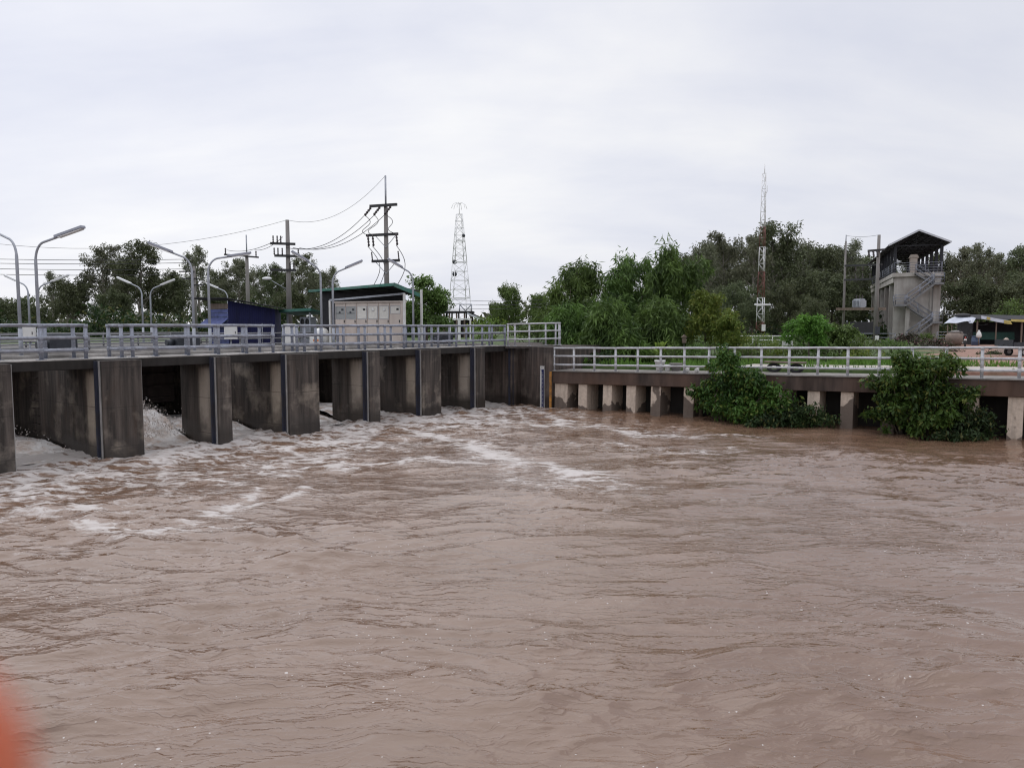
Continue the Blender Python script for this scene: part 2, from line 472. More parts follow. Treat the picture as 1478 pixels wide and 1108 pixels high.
# ------------------------------------------------------------------ ground: one sheet, stepped at the river walls
def gz(wv, n):
    if n < (1.6 if wv > -.6 else 3.0):
        if wv > -.6 or wv > -24.5: return -2.6
        return 2.96
    if wv < -1.2: return 2.96
    k = max(0, min(1, (n - 14) / 24)); k = k*k*(3-2*k)
    z = zp(max(0, min(wv, 24))) - .03 if n < 3 else 0
    base = 2.0 + .0168*max(0, min(wv, 24)) - .08
    flat = base*(1-k) + 2.5*k
    if n < 3: flat = z
    if n > 90: flat += min(1, (n-90)/300)*.4
    if wv > 60: pass
    return flat
ws = [-900, -500, -300, -200, -130, -90, -60, -40, -30, -24.51, -24.5, -18, -12, -6, -3, -1.3, -1.15, -.61, -.6] + [i*1.5 for i in range(0, 21)] + [34, 40, 48, 60, 80, 120, 200, 400, 800]
ns = [-900, -400, -150, -60, -40, -20, -8, .0, 1.59, 1.61, 2.2, 2.99, 3.01, 5, 8, 11, 14, 17, 20, 24, 28, 33, 38, 45, 55, 70, 90, 130, 200, 300, 500, 900, 1600]
vs, fs = [], []
for n in ns:
    for wv in ws:
        p = PW(wv, n, gz(wv, n)); vs.append(p)
nw = len(ws)
for j in range(len(ns)-1):
    for i in range(nw-1):
        fs.append((j*nw+i, j*nw+i+1, (j+1)*nw+i+1, (j+1)*nw+i))
g = MB(); g.add(vs, fs)
m_, nt_, out_ = new_mat('ground_soil_grass'); t = NT(nt_)
tc = t.n('ShaderNodeTexCoord').outputs['Object']
n1 = t.noise(tc, .35, 5, .6).outputs['Fac']; n2 = t.noise(tc, 4, 6, .65).outputs['Fac']
red = t.mix(t.ramp(n2, [(.3, 0), (.7, 1)]), (.20, .115, .085), (.33, .20, .155))
grass = t.mix(t.ramp(n2, [(.3, 0), (.7, 1)]), (.03, .055, .015), (.085, .125, .035))
# grass on the garden side, bare laterite by the shack
sx = t.n('ShaderNodeSeparateXYZ'); t.l(tc, sx.inputs[0])
bare = t.smooth(t.math('ADD', t.math('SUBTRACT', sx.outputs[0], t.math('MULTIPLY', sx.outputs[1], .545)), t.math('MULTIPLY', t.math('SUBTRACT', n1, .5), 9)), 0, 2.5)
c = t.mix(bare, grass, red)
p = t.n('ShaderNodeBsdfPrincipled'); p.inputs['Roughness'].default_value = .95
t.l(c, p.inputs['Base Color']); t.l(t.bump(n2, .5, .05), p.inputs['Normal']); t.l(p.outputs[0], out_.inputs[0])
tag(g.build('ground', m_), 'bare red soil and grass of the river bank', 'ground', kind='structure')

# pale concrete path behind the promenade rail and a road beyond it
pm = plain('path_concrete', (.44, .41, .375), .9, 0, var=.18, scale=2.5, dirt=(.30, .25, .21), dirt_amt=.6)
def strip(name, w0, w1, n0, n1, dz, mat, label, cat, k=24):
    b = MB(); vs = []; fs = []
    nn = [n0 + (n1-n0)*j/6 for j in range(7)]
    for j, n in enumerate(nn):
        for i in range(k+1):
            wv = w0 + (w1-w0)*i/k
            nb = n + (.18*math.sin(wv*1.9)+.12*math.sin(wv*4.3+1) if j in (0, 6) else 0)
            vs.append(PW(wv, nb, max(gz(wv, nb), 0) + dz))
    for j in range(6):
        for i in range(k):
            fs.append((j*(k+1)+i, j*(k+1)+i+1, (j+1)*(k+1)+i+1, (j+1)*(k+1)+i))
    b.add(vs, fs)
    return tag(b.build(name, mat), label, cat, kind='structure')
strip('path', 7.5, 36, 3.6, 7.6, .012, pm, 'pale concrete path behind the promenade railing', 'path')

# ------------------------------------------------------------------ river
def axis(lo_far, lo, hi, hi_far, step):
    a = [lo]
    while a[-1] < hi: a.append(a[-1] + step(a[-1]))
    return np.array(lo_far + a + hi_far)
xs = axis([-320, -160, -90, -60, -45], -30.0, 30.0, [40, 60, 90, 160, 320], lambda x: .045 + .0042*abs(x))
ys = axis([-300, -120, -50, -20, -6, 1, 3.2, 4.2], 4.9, 46.0, [50, 60, 80], lambda y: .022 + .0042*(y-4.9))
Xg, Yg = np.meshgrid(xs, ys)
rsw = np.random.RandomState(5)
near = np.clip((Yg-4.3)/1.0, 0, 1)*np.clip((50-Yg)/4, 0, 1)*np.clip((34-np.abs(Xg))/4, 0, 1)
# frame of the current: p downstream, q across
dp = (-V).normalized(); dq = U
Pg = Xg*dp.x + Yg*dp.y; Qg = Xg*dq.x + Yg*dq.y
wx = Xg + 1.1*perlin(Xg*.22, Yg*.22, 1) + .45*perlin(Xg*.7, Yg*.7, 2)
wy = Yg + 1.1*perlin(Xg*.22+9, Yg*.22, 3) + .45*perlin(Xg*.7+5, Yg*.7, 4)
Z = np.zeros_like(Xg)
# long boils and swell
wx2 = Xg + .45*perlin(Xg*.25, Yg*.25, 1) + .16*perlin(Xg*.8, Yg*.8, 2)
wy2 = Yg + .45*perlin(Xg*.25+9, Yg*.25, 3) + .16*perlin(Xg*.8+5, Yg*.8, 4)
Z += .13*perlin(wx*.24, wy*.32, 5) + .085*perlin(wx*.6, wy*.85, 6)
patch = perlin(Xg*.13+2, Yg*.17, 7) + .6*perlin(Xg*.33+4, Yg*.42, 10)
rough = np.clip(.52 + 1.5*patch, .10, 1.45)
# travelling waves; their crests lie mostly across the view, turning with the current
turn = .5*perlin(Xg*.07+1, Yg*.09, 16)
for i in range(40):
    lam = .42*(7.5**rsw.rand())
    th = rsw.normal(math.radians(-84), .42)
    k = 2*math.pi/lam; kx, ky = k*math.cos(th), k*math.sin(th)
    amp = .0070*lam**.9
    ph = rsw.rand()*6.28
    env = .55 + .9*perlin(Xg*.28+i*3.1, Yg*.36+i*1.7, 17)
    Z += rough*amp*np.clip(env, .1, 2)*np.sin(kx*wx2 + ky*wy2 + ph + turn*2)
# crisp short crests, long across the view
rg = 1-np.abs(perlin(wx2*.62 + wy2*.10, wy2*2.1, 8)); Z += .070*rough*(rg**4)
rg = 1-np.abs(perlin(wx2*1.3+4 - wy2*.2, wy2*4.3, 9)); Z += .032*rough*(rg**4)
rg = 1-np.abs(perlin(wx2*.36+1, wy2*1.0, 12)); Z += .055*(rg**4)
Z *= .58
# turbulence at the outfall
turb = np.exp(-np.clip((Pg - ((B0.x*dp.x + B0.y*dp.y) + 0.5))/5.0, -.3, 9))*np.clip(near, 0, 1)
turb *= (Qg < 33)
Z += turb*(.10*perlin(wx*.9, wy*.9, 13) + .07*perlin(wx*2.1, wy*2.1, 14))
Z *= near
Z -= Z[(near > .5)].mean()*near
# foam density laid along the streaks the outfall leaves on the river
foam = np.zeros_like(Xg)
def streak(pix, width, inten):
    global foam
    pts = [on(px, py) for px, py in pix]
    for a, b in zip(pts[:-1], pts[1:]):
        abx, aby = b.x-a.x, b.y-a.y; L2 = abx*abx+aby*aby
        tt = np.clip(((wx-a.x)*abx + (wy-a.y)*aby)/L2, 0, 1)
        d2 = (wx-a.x-tt*abx)**2 + (wy-a.y-tt*aby)**2
        foam = np.maximum(foam, inten*.74*np.exp(-(d2/(width*1.35)**2)**.7))
streak([(-60, 655), (60, 668), (200, 668)], 1.3, .80)
streak([(170, 672), (330, 652), (470, 640), (560, 617), (690, 603)], .75, .85)
streak([(-40, 700), (60, 735), (160, 762), (230, 764)], .36, .62)
streak([(230, 764), (320, 735), (311, 690), (411, 685), (442, 668), (543, 665), (620, 664), (680, 667)], .34, .70)
streak([(330, 735), (390, 748), (240, 768)], .3, .5)
streak([(350, 729), (435, 709)], .18, .70)
streak([(442, 658), (510, 641), (560, 630)], .40, .75)
streak([(330, 645), (440, 665), (520, 672)], .40, .75)
streak([(200, 700), (300, 690), (420, 660)], .35, .65)
streak([(560, 612), (640, 636), (700, 655), (780, 672), (880, 684)], .75, .80)
streak([(638, 607), (733, 594), (800, 605), (880, 620), (970, 627), (1090, 632)], .65, .72)
streak([(690, 618), (730, 606), (800, 612)], .5, .7)
streak([(700, 655), (760, 690), (900, 700)], 1.1, .50)
streak([(830, 640), (960, 655), (1080, 648)], 1.2, .36)
streak([(60, 640), (20, 625), (-60, 640)], 1.5, .95)
for s_ in (-1.2, 2.5, 5.4, 9.3, 12.4, 16.3, 19.2):      # white water pouring out of every bay
    a = B(s_, 7.5); b = B(s_, .6)
    d = np.abs((wx-a.x)*U.x + (wy-a.y)*U.y); tq = (wx-B0.x)*V.x + (wy-B0.y)*V.y
    foam = np.maximum(foam, .95*np.exp(-(d/1.25)**4)*np.clip((tq+.6)/1.6, 0, 1)*np.clip((9.5-tq), 0, 1))
tq = (wx-B0.x)*V.x + (wy-B0.y)*V.y; sq = (wx-B0.x)*U.x + (wy-B0.y)*U.y
foam = np.maximum(foam, .60*np.exp(-np.clip(-tq-.5, 0, 99)/6.0)*np.clip((21.5-sq)/3, 0, 1))
foam += .16*perlin(wx*.55, wy*.8, 51)*np.clip(foam*3, 0, 1)
foam *= near
fleck = np.clip(.30 + 1.0*perlin(wx*.30+7, wy*.38, 21) + .9*perlin(wx*.95, wy*1.3, 22), 0, 1)*np.clip((24-Yg)/10, 0, 1)
nxw, nyw = len(xs), len(ys)
verts = np.stack([Xg, Yg, Z], -1).reshape(-1, 3)
ii, jj = np.meshgrid(np.arange(nxw-1), np.arange(nyw-1))
q0 = (jj*nxw + ii).ravel()
quads = np.stack([q0, q0+1, q0+1+nxw, q0+nxw], 1)
me = np_mesh('river_water', verts, quads, True)
for nm, arr in (('foam', foam), ('fleck', fleck)):
    a = me.attributes.new(nm, 'FLOAT', 'POINT'); a.data.foreach_set('value', arr.astype(np.float32).ravel())
m_, nt_, out_ = new_mat('muddy_water'); t = NT(nt_)
tc = t.n('ShaderNodeTexCoord').outputs['Object']
af = t.n('ShaderNodeAttribute', attribute_name='foam').outputs['Fac']
ak = t.n('ShaderNodeAttribute', attribute_name='fleck').outputs['Fac']
warp = t.noise(tc, .9, 4, .6); wadd = t.n('ShaderNodeVectorMath', operation='MULTIPLY_ADD')
t.l(warp.outputs['Color'], wadd.inputs[0]); wadd.inputs[1].default_value = (.8, .8, 0); t.l(tc, wadd.inputs[2])
wv_ = t.mapping(wadd.outputs[0], (.42, 1.2, 1), rot=(0, 0, R(10)))
lace1 = t.voro(wv_, 1.9, 'DISTANCE_TO_EDGE').outputs['Distance']
lace2 = t.voro(wv_, 5.0, 'DISTANCE_TO_EDGE').outputs['Distance']
fb = t.noise(t.mapping(wadd.outputs[0], (.45, 1.3, 1)), 2.6, 7, .74).outputs['Fac']
fb2 = t.noise(tc, 9, 5, .7).outputs['Fac']
lace = t.math('SUBTRACT', 1.0, t.math('MINIMUM', t.math('MULTIPLY', lace1, 3.2), 1.0))
laceb = t.math('SUBTRACT', 1.0, t.math('MINIMUM', t.math('MULTIPLY', lace2, 4.5), 1.0))
pat = t.math('ADD', t.math('ADD', t.math('MULTIPLY', lace, .46), t.math('MULTIPLY', laceb, .26)), t.math('ADD', t.math('MULTIPLY', fb, .58), t.math('MULTIPLY', fb2, .30)))
ff = t.math('ADD', pat, t.math('MULTIPLY', af, .84))
fm = t.math('MULTIPLY', t.smooth(ff, 1.02, 1.50), .85)
fm = t.math('MULTIPLY', fm, t.smooth(af, .06, .3))
vc = t.voro(tc, 6.5, 'F1'); vc2 = t.voro(tc, 15, 'F1')
def flecks(v, rad, keep):
    sc_ = t.n('ShaderNodeSeparateColor'); t.l(v.outputs['Color'], sc_.inputs[0])
    rr = t.math('MULTIPLY', sc_.outputs[1], rad)
    on_ = t.math('GREATER_THAN', t.math('ADD', sc_.outputs[0], t.math('MULTIPLY', t.math('SUBTRACT', ak, 1.0), .5)), keep)
    return t.math('MULTIPLY', t.math('LESS_THAN', t.math('ADD', v.outputs['Distance'], t.math('MULTIPLY', t.math('SUBTRACT', fb2, .5), .25)), rr), on_)
fl = t.math('MAXIMUM', flecks(vc, .13, .68), flecks(vc2, .20, .60))
fl = t.math('MULTIPLY', fl, t.smooth(ak, .12, .4))
tot = t.math('MAXIMUM', fm, t.math('MULTIPLY', fl, .75))
silt = t.noise(t.mapping(tc, (.5, .9, 1)), .5, 5, .6).outputs['Fac']
body = t.mix(t.ramp(silt, [(.32, 0), (.68, 1)]), (.146, .084, .052), (.196, .124, .087))
col = t.mix(tot, body, (.55, .515, .495))
p = t.n('ShaderNodeBsdfPrincipled'); p.inputs['IOR'].default_value = 1.6
t.l(col, p.inputs['Base Color']); t.l(t.math('MULTIPLY_ADD', tot, .6, .05), p.inputs['Roughness'])
r1 = t.noise(t.mapping(tc, (.6, 1.7, 1), rot=(0, 0, R(-9))), 4.5, 4, .55, .25).outputs['Fac']
r2 = t.noise(t.mapping(tc, (.7, 1.6, 1), rot=(0, 0, R(10))), 13, 3, .5, .2).outputs['Fac']
amp = t.noise(tc, .33, 3, .5).outputs['Fac']
def ridge(scale, st, rot, pw):
    n_ = t.noise(t.mapping(wadd.outputs[0], st, rot=(0, 0, R(rot))), scale, 2, .5, .2).outputs['Fac']
    a_ = t.math('SUBTRACT', 1.0, t.math('ABSOLUTE', t.math('MULTIPLY_ADD', n_, 2.0, -1.0)))
    return t.math('POWER', a_, pw)
rd = t.math('ADD', t.math('MULTIPLY', ridge(1.9, (.4, 2.0, 1), -8, 10.0), .022), t.math('MULTIPLY', ridge(4.0, (.4, 1.9, 1), 7, 9.0), .008))
hh = t.math('ADD', t.math('ADD', t.math('MULTIPLY', r1, .034), t.math('MULTIPLY', r2, .007)), rd)
hh = t.math('MULTIPLY', hh, t.math('MULTIPLY_ADD', t.ramp(amp, [(.35, 0), (.65, 1)]), .8, .35))
hh = t.math('ADD', hh, t.math('MULTIPLY', tot, .02))
bp = t.n('ShaderNodeBump'); bp.inputs['Strength'].default_value = .5; bp.inputs['Distance'].default_value = 1.0
t.l(hh, bp.inputs['Height'])
t.l(bp.outputs[0], p.inputs['Normal']); t.l(p.outputs[0], out_.inputs[0])
wat = link_mesh('water', me, m_); tag(wat, 'muddy brown river with white foam streaks below the sluices', 'water', kind='structure')

# ------------------------------------------------------------------ barrage piers
def slant(poly, y0, y1):
    return lambda a, b, d: Vector((a, d, b))
def pier(name, s_left, width, L, mat, label, group, rungs=None, stain=False):
    th = thing(name, label, 'pier', B(s_left, 0), ROT_V, group)
    b = MB()
    prof = [(0, -2.4), (0, 2.975), (.395, 2.975), (.395, 2.715), (L, 2.715), (L, -2.4)]
    b.prism(prof, -width, 0, lambda a, z, d: Vector((a, d, z)))
    b.build('shaft', mat, th, bevel=.025)
    for y0, sgn in ((0, 1), (-width, -1)):
        g = MB()
        g.box(.30, .385, min(y0, y0+sgn*.07), max(y0, y0+sgn*.07), -2.3, 2.96)
        g.box(.14, .30, min(y0, y0+sgn*.012), max(y0, y0+sgn*.012), -2.3, 2.96)
        go = g.build('stoplog_guide', M['guide_steel'], th)
        e = MB(); e.box(.10, .14, min(y0, y0+sgn*.045), max(y0, y0+sgn*.045), -2.3, 2.955)
        e.build('edge_strip', M['pale_steel'], go)
    if rungs:
        for i in range(10):
            z = .18 + i*.262
            k = MB(); k.tube([(rungs-.16, -.01, z), (rungs-.16, .13, z), (rungs+.16, .13, z), (rungs+.16, -.01, z)], .016, 6)
            k.build('rung', M['gate'], th)
    return th
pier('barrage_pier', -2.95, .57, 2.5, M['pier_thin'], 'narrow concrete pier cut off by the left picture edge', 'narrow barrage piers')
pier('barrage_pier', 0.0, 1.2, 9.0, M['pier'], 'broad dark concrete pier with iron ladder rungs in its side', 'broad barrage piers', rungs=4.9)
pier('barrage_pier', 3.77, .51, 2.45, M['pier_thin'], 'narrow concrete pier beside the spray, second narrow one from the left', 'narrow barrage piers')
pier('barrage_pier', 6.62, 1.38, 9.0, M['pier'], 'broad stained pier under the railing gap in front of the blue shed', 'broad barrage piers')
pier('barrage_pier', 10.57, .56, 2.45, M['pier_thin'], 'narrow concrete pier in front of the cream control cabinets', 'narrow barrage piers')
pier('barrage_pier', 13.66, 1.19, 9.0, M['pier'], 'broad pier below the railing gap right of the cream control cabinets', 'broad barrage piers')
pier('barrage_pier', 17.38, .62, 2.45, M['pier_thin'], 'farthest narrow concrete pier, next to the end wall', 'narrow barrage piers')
# gates at the back of each double bay
for i, (s0, s1, lab) in enumerate(((-5.6, 0, 'dark steel gate left of the pier with ladder rungs'), (1.2, 6.62, 'dark steel gate behind the high white spray'), (8.0, 13.66, 'dark steel gate behind the cabinets-side bays'), (14.85, 20.4, 'dark steel gate nearest the end wall'))):
    th = thing('sluice_gate', lab, 'sluice gate', B(s0, 8.2), ROT_V, 'sluice gates')
    b = MB(); wd = s1-s0
    b.box(0, .16, -wd+.02, -.02, .75, 2.70); b.build('skin_plate', M['gate'], th)
    for k in range(4):
        c = MB(); c.box(-.12, -.002, -wd+.04, -.04, .9+k*.5, 1.0+k*.5); c.build('girder', M['gate'], th)

# deck slab
th = thing('barrage_deck', 'long concrete deck carried by the barrage piers', 'bridge deck', B(-14, .4), ROT_V)
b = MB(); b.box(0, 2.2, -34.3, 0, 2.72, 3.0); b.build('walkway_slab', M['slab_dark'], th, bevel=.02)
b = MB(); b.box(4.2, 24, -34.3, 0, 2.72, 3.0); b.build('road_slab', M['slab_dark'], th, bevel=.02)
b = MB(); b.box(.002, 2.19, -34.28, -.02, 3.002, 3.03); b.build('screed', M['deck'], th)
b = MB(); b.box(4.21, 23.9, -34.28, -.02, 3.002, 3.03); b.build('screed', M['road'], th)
b = MB(); b.box(4.22, 4.4, -34.2, -.04, 3.032, 3.16); b.build('kerb', M['deck'], th, bevel=.015)
b = MB(); b.box(1.35, 1.55, -34.2, -.04, 3.032, 3.13); b.build('kerb', M['deck'], th, bevel=.015)

# end wall, with its recess and the wing that meets the promenade
th = thing('abutment_wall', 'tall stained concrete end wall carrying the blue staff gauge', 'wall', B(20.4, 0), ROT_V)
b = MB(); b.box(0, 24.4, -.92, 0, -2.4, 2.975); b.build('end_pier', M['wall_end'], th, bevel=.02)
g = MB(); g.box(.30, .385, 0, .07, -2.3, 2.96); g.box(.1, .13, 0, .04, -2.3, 2.95); g.build('stoplog_guide', M['guide_steel'], th)
b = MB()
poly = [at(774.5, 585, 37.65), at(796.5, 585, 36.72), PW(-.05, 9, 0), PW(-9, 9, 0), B(21.4, 1.2)]
b.prism([(p.x, p.y) for p in poly], -2.4, 2.985, lambda a, c, d: Vector((a, c, d)))
b.build('wing', M['wall_end'], th, world=True, bevel=.02)
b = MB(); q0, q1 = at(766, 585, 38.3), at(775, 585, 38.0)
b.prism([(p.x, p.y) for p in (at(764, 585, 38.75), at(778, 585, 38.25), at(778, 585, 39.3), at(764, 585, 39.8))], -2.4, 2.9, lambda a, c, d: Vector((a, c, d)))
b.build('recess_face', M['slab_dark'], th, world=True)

# staff gauges
c0 = at(783.3, 556, 37.05)
def face_frame(pa, pb):
    d = (pb-pa); d.z = 0; d.normalize(); n = Vector((d.y, -d.x, 0))
    if n.y > 0: n = -n
    return d, n
pa, pb = Vector((poly[0].x, poly[0].y, 0)), Vector((poly[1].x, poly[1].y, 0))
fd, fn_ = face_frame(pa, pb)
org = pa + (pb-pa)*.40
ang = math.atan2(fd.y, fd.x)
th = thing('staff_gauge', 'tall blue and white water level gauge on the end wall', 'water gauge', org + fn_*.002, ang)
b = MB(); b.box(-.17, .17, -.03, 0, -.3, 2.05); b.build('backing', M['pale_steel'], th)
b = MB(); b.box(-.12, .12, -.045, -.031, -.3, 1.87); b.build('scale_board', M['gauge_blue'], th)
b = MB(); b.box(-.12, .12, -.045, -.031, 1.88, 2.02); b.build('number_plate', M['white_paint'], th)
b = MB(); b.box(-.118, -.045, -.049, -.0455, -.28, 1.85)
for i in range(20):
    z = -.2 + i*.1
    b.box(-.044, .03 if i % 2 else .085, -.049, -.0455, z, z+.022)
b.build('scale_marking', M['white_paint'], th)
b = MB(); b.box(-.03, .03, -.049, -.0455, 1.92, 1.935); b.box(-.03, -.018, -.049, -.0455, 1.935, 1.985); b.box(.018, .03, -.049, -.0455, 1.935, 1.985); b.box(-.03, .03, -.049, -.0455, 1.985, 1.998)
b.build('number', M['black'], th)
th = thing('staff_gauge', 'flaking orange water level gauge where the promenade begins', 'water gauge', PW(-.06, -.10), math.atan2(D.y, D.x))
b = MB(); b.box(-.06, .06, -.03, 0, -.3, 1.80); b.build('scale_board', M['gauge_orange'], th)

# ------------------------------------------------------------------ railings
def post_mesh(name, h, r, levels):
    b = MB(); b.tube([(0, 0, 0), (0, 0, h)], r, 8)
    for z in levels:
        b.tube([(0, 0, z-.075), (0, 0, z-.04), (0, 0, z+.04), (0, 0, min(h, z+.075))], [r*1.02, r*1.32, r*1.32, r*1.02], 8)
    b.box(-.1, .1, -.1, .1, -.012, .012)
    return b.mesh(name)
def railing(label, origin, rotz, runs, levels, h, rp, rr, mat, group, cat='railing', name='railing'):
    """runs: list of polylines of (x, y, z) foot points, posts at every vertex given as 'posts'"""
    th = thing(name, label, cat, origin, rotz, group)
    pm_ = post_mesh('post', h, rp, levels); pm_.materials.append(mat)
    seen = set()
    for pts, posts in runs:
        for z in levels:
            q_ = []
            for u_, v_ in zip(pts[:-1], pts[1:]):
                m_n = max(2, int((Vector(v_)-Vector(u_)).length/.55))
                for i_ in range(m_n):
                    e_ = Vector(u_).lerp(Vector(v_), i_/m_n); jit = 0 if i_ == 0 and not q_ else .007
                    q_.append((e_.x+rnd.uniform(-jit, jit), e_.y+rnd.uniform(-jit, jit), e_.z+z+rnd.uniform(-jit, jit)))
            q_.append((pts[-1][0], pts[-1][1], pts[-1][2]+z))
            b = MB(); b.tube(q_, rr, 8)
            b.build('rail', mat, th)
        for p in posts:
            key = (round(p[0], 2), round(p[1], 2))
            if key in seen: continue
            seen.add(key)
            o = bpy.data.objects.new('post', pm_); COL.objects.link(o); o.parent = th; o.location = p; o.rotation_euler = (rnd.gauss(0, .006), rnd.gauss(0, .006), rnd.random()*.3)
            MAT[o.name] = Matrix()
    return th
LV = [.26, .63, 1.0]
segs = [(-6.3, -.17, 'blue-grey pipe railing cut off by the left picture edge'),
        (.89, 6.39, 'blue-grey pipe railing in front of the blue shed'),
        (7.46, 13.1, 'blue-grey pipe railing in front of the cream control cabinets'),
        (14.05, 20.3, 'blue-grey pipe railing on the deck nearest the end wall')]
for s0, s1, lab in segs:
    L = s1-s0; k = 5
    front = [(.18, -L*i/k, 3.03) for i in range(k+1)]
    front.insert(1, (.18, -.34, 3.03))
    back = [(1.02, -L*(i+.35)/k, 3.03) for i in range(k)]
    bl, br = (1.02, 0, 3.03), (1.02, -L, 3.03)
    railing(lab, B(s0, .42), ROT_V, [([front[0], front[-1]], front), ([bl, br], back + [bl, br]), ([front[0], bl], []), ([front[-1], br], [])],
            LV, 1.02, .056, .048, M['rail_blue'], 'pipe railings on the barrage deck')
# higher grey railing on the end wall
q0 = at(733, 500, 38.6); q1 = at(807, 500, 38.2)
z0 = 2.99
pa, pb = Vector((q0.x, q0.y, z0)), Vector((q1.x, q1.y, z0+.06))
def lerp(a, b, k): return a + (b-a)*k
ks = [0, .21, .50, .80, .965]
pp = [tuple(lerp(pa, pb, k)-pa) for k in (0, .14, .42, .74, .93, 1.0)]
bk = tuple(pb - pa + Vector((.1, .9, 0)))
b = MB(); b.bar(pa + Vector((-.1, .0, -.06)), pb + Vector((.06, .0, -.07)), .35, .10); 
ledge = b
th = railing('pale grey pipe railing on top of the end wall', pa, 0, [([pp[0], pp[-1]], pp), ([pp[-1], bk], [bk])], [.34, .74, 1.12], 1.14, .045, .04, M['rail_grey'], None)
ledge.build('kerb', M['wall_end'], th, world=True)
# low guard rail on the far side of the deck
for t_, s0, s1, lab in ((9.0, -12, 19, 'low grey guard rail along the middle of the barrage deck'), (15.5, -12, 19, 'low grey guard rail along the far edge of the barrage deck')):
    n_ = 18; L = s1-s0
    f = [(0, -L*i/n_, 3.03) for i in range(n_+1)]
    railing(lab, B(s0, t_), ROT_V, [([f[0], f[-1]], f)], [.12, .38, .64], .66, .035, .03, M['stair'], 'low guard rails')

# ------------------------------------------------------------------ promenade
th = thing('promenade', 'concrete promenade on piles along the right bank', 'promenade', A0)
b = MB(); k = 14; vs = []; fs = []
W1 = 40.0
for i in range(k+1):
    wv = W1*i/k; z = zp(wv)
    for n, zz_ in ((0, z-.60), (0, z-.02), (.45, z-.02), (.45, z-.60)): vs.append(PW(wv, n, zz_))
for i in range(k):
    for j in range(4):
        fs.append((i*4+j, i*4+(j+1) % 4, (i+1)*4+(j+1) % 4, (i+1)*4+j))
fs.append((0, 1, 2, 3)); fs.append(tuple(k*4+j for j in (3, 2, 1, 0)))
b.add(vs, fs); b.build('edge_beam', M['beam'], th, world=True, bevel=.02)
b = MB(); vs = []; fs = []
for i in range(k+1):
    wv = W1*i/k; z = zp(wv)
    for n, zz_ in ((-.05, z-.017), (-.05, z+.03), (1.9, z+.03), (1.9, z-.017)): vs.append(PW(wv, n, zz_))
for i in range(k):
    for j in range(4):
        fs.append((i*4+j, i*4+(j+1) % 4, (i+1)*4+(j+1) % 4, (i+1)*4+j))
fs.append((0, 1, 2, 3)); fs.append(tuple(k*4+j for j in (3, 2, 1, 0)))
b.add(vs, fs); b.build('walkway_slab', M['prom'], th, world=True)
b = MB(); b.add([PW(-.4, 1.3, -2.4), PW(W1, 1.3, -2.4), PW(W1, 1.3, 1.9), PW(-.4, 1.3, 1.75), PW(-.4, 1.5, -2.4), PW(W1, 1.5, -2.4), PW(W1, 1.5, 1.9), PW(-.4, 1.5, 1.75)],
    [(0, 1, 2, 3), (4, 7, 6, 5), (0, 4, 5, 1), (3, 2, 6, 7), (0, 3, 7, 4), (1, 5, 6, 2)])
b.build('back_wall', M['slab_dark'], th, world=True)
m_, nt_, out_ = new_mat('pile_concrete'); t = NT(nt_)
tc = t.n('ShaderNodeTexCoord').outputs['Object']; sx = t.n('ShaderNodeSeparateXYZ'); t.l(tc, sx.inputs[0])
n1 = t.noise(tc, .75, 3, .55).outputs['Fac']; n2 = t.noise(tc, 9, 5, .6).outputs['Fac']
n3 = t.noise(t.mapping(tc, (2, 2, .3)), 2.5, 4, .6).outputs['Fac']
c = t.mix(t.ramp(n2, [(.3, 0), (.7, 1)]), (.47, .385, .31), (.62, .52, .43))
c = t.mix(t.math('MULTIPLY', t.ramp(n3, [(.5, 0), (.75, 1)]), .5), c, (.17, .14, .12))
tide = t.smooth(t.math('ADD', sx.outputs[2], t.math('MULTIPLY', t.math('SUBTRACT', n1, .5), 4.2)), .60, .5)
c = t.mix(t.math('MULTIPLY', tide, .85), c, (.075, .055, .045))
p = t.n('ShaderNodeBsdfPrincipled'); p.inputs['Roughness'].default_value = .9
t.l(c, p.inputs['Base Color']); t.l(t.bump(n2, .3, .01), p.inputs['Normal']); t.l(p.outputs[0], out_.inputs[0])
M['pile'] = m_
for i, wv in enumerate([.42, 1.62, 2.94, 4.15, 5.37, 6.93, 8.3, 9.7, 11.0, 12.15, 13.4, 14.86, 16.2, 17.55, 18.9, 20.3, 21.7, 23.1, 24.5, 26]):
    b = MB(); hw = .36 if i == 0 else .235
    zt = zp(wv) - .605; f0 = .10; 
    vs = [PW(wv-hw, f0, zt), PW(wv+hw, f0, zt), PW(wv+hw, 1.28, zt), PW(wv-hw, 1.28, zt),
          PW(wv-hw, f0-.12, -2.4), PW(wv+hw, f0-.12, -2.4), PW(wv+hw, 1.28, -2.4), PW(wv-hw, 1.28, -2.4)]
    b.add(vs, [(0, 1, 2, 3), (4, 7, 6, 5), (0, 4, 5, 1), (1, 5, 6, 2), (2, 6, 7, 3), (3, 7, 4, 0)])
    o = b.build('pile', M['pile'], th, world=True, bevel=.015)
pts = [tuple(PW(1.115*i, .12, zp(1.115*i)+.03) - A0) for i in range(0, 34)]
railing('long pale grey pipe railing along the right promenade', A0, 0, [([pts[0], pts[-1]], pts)], [.28, .70, 1.09], 1.10, .055, .045, M['rail_grey'], None)
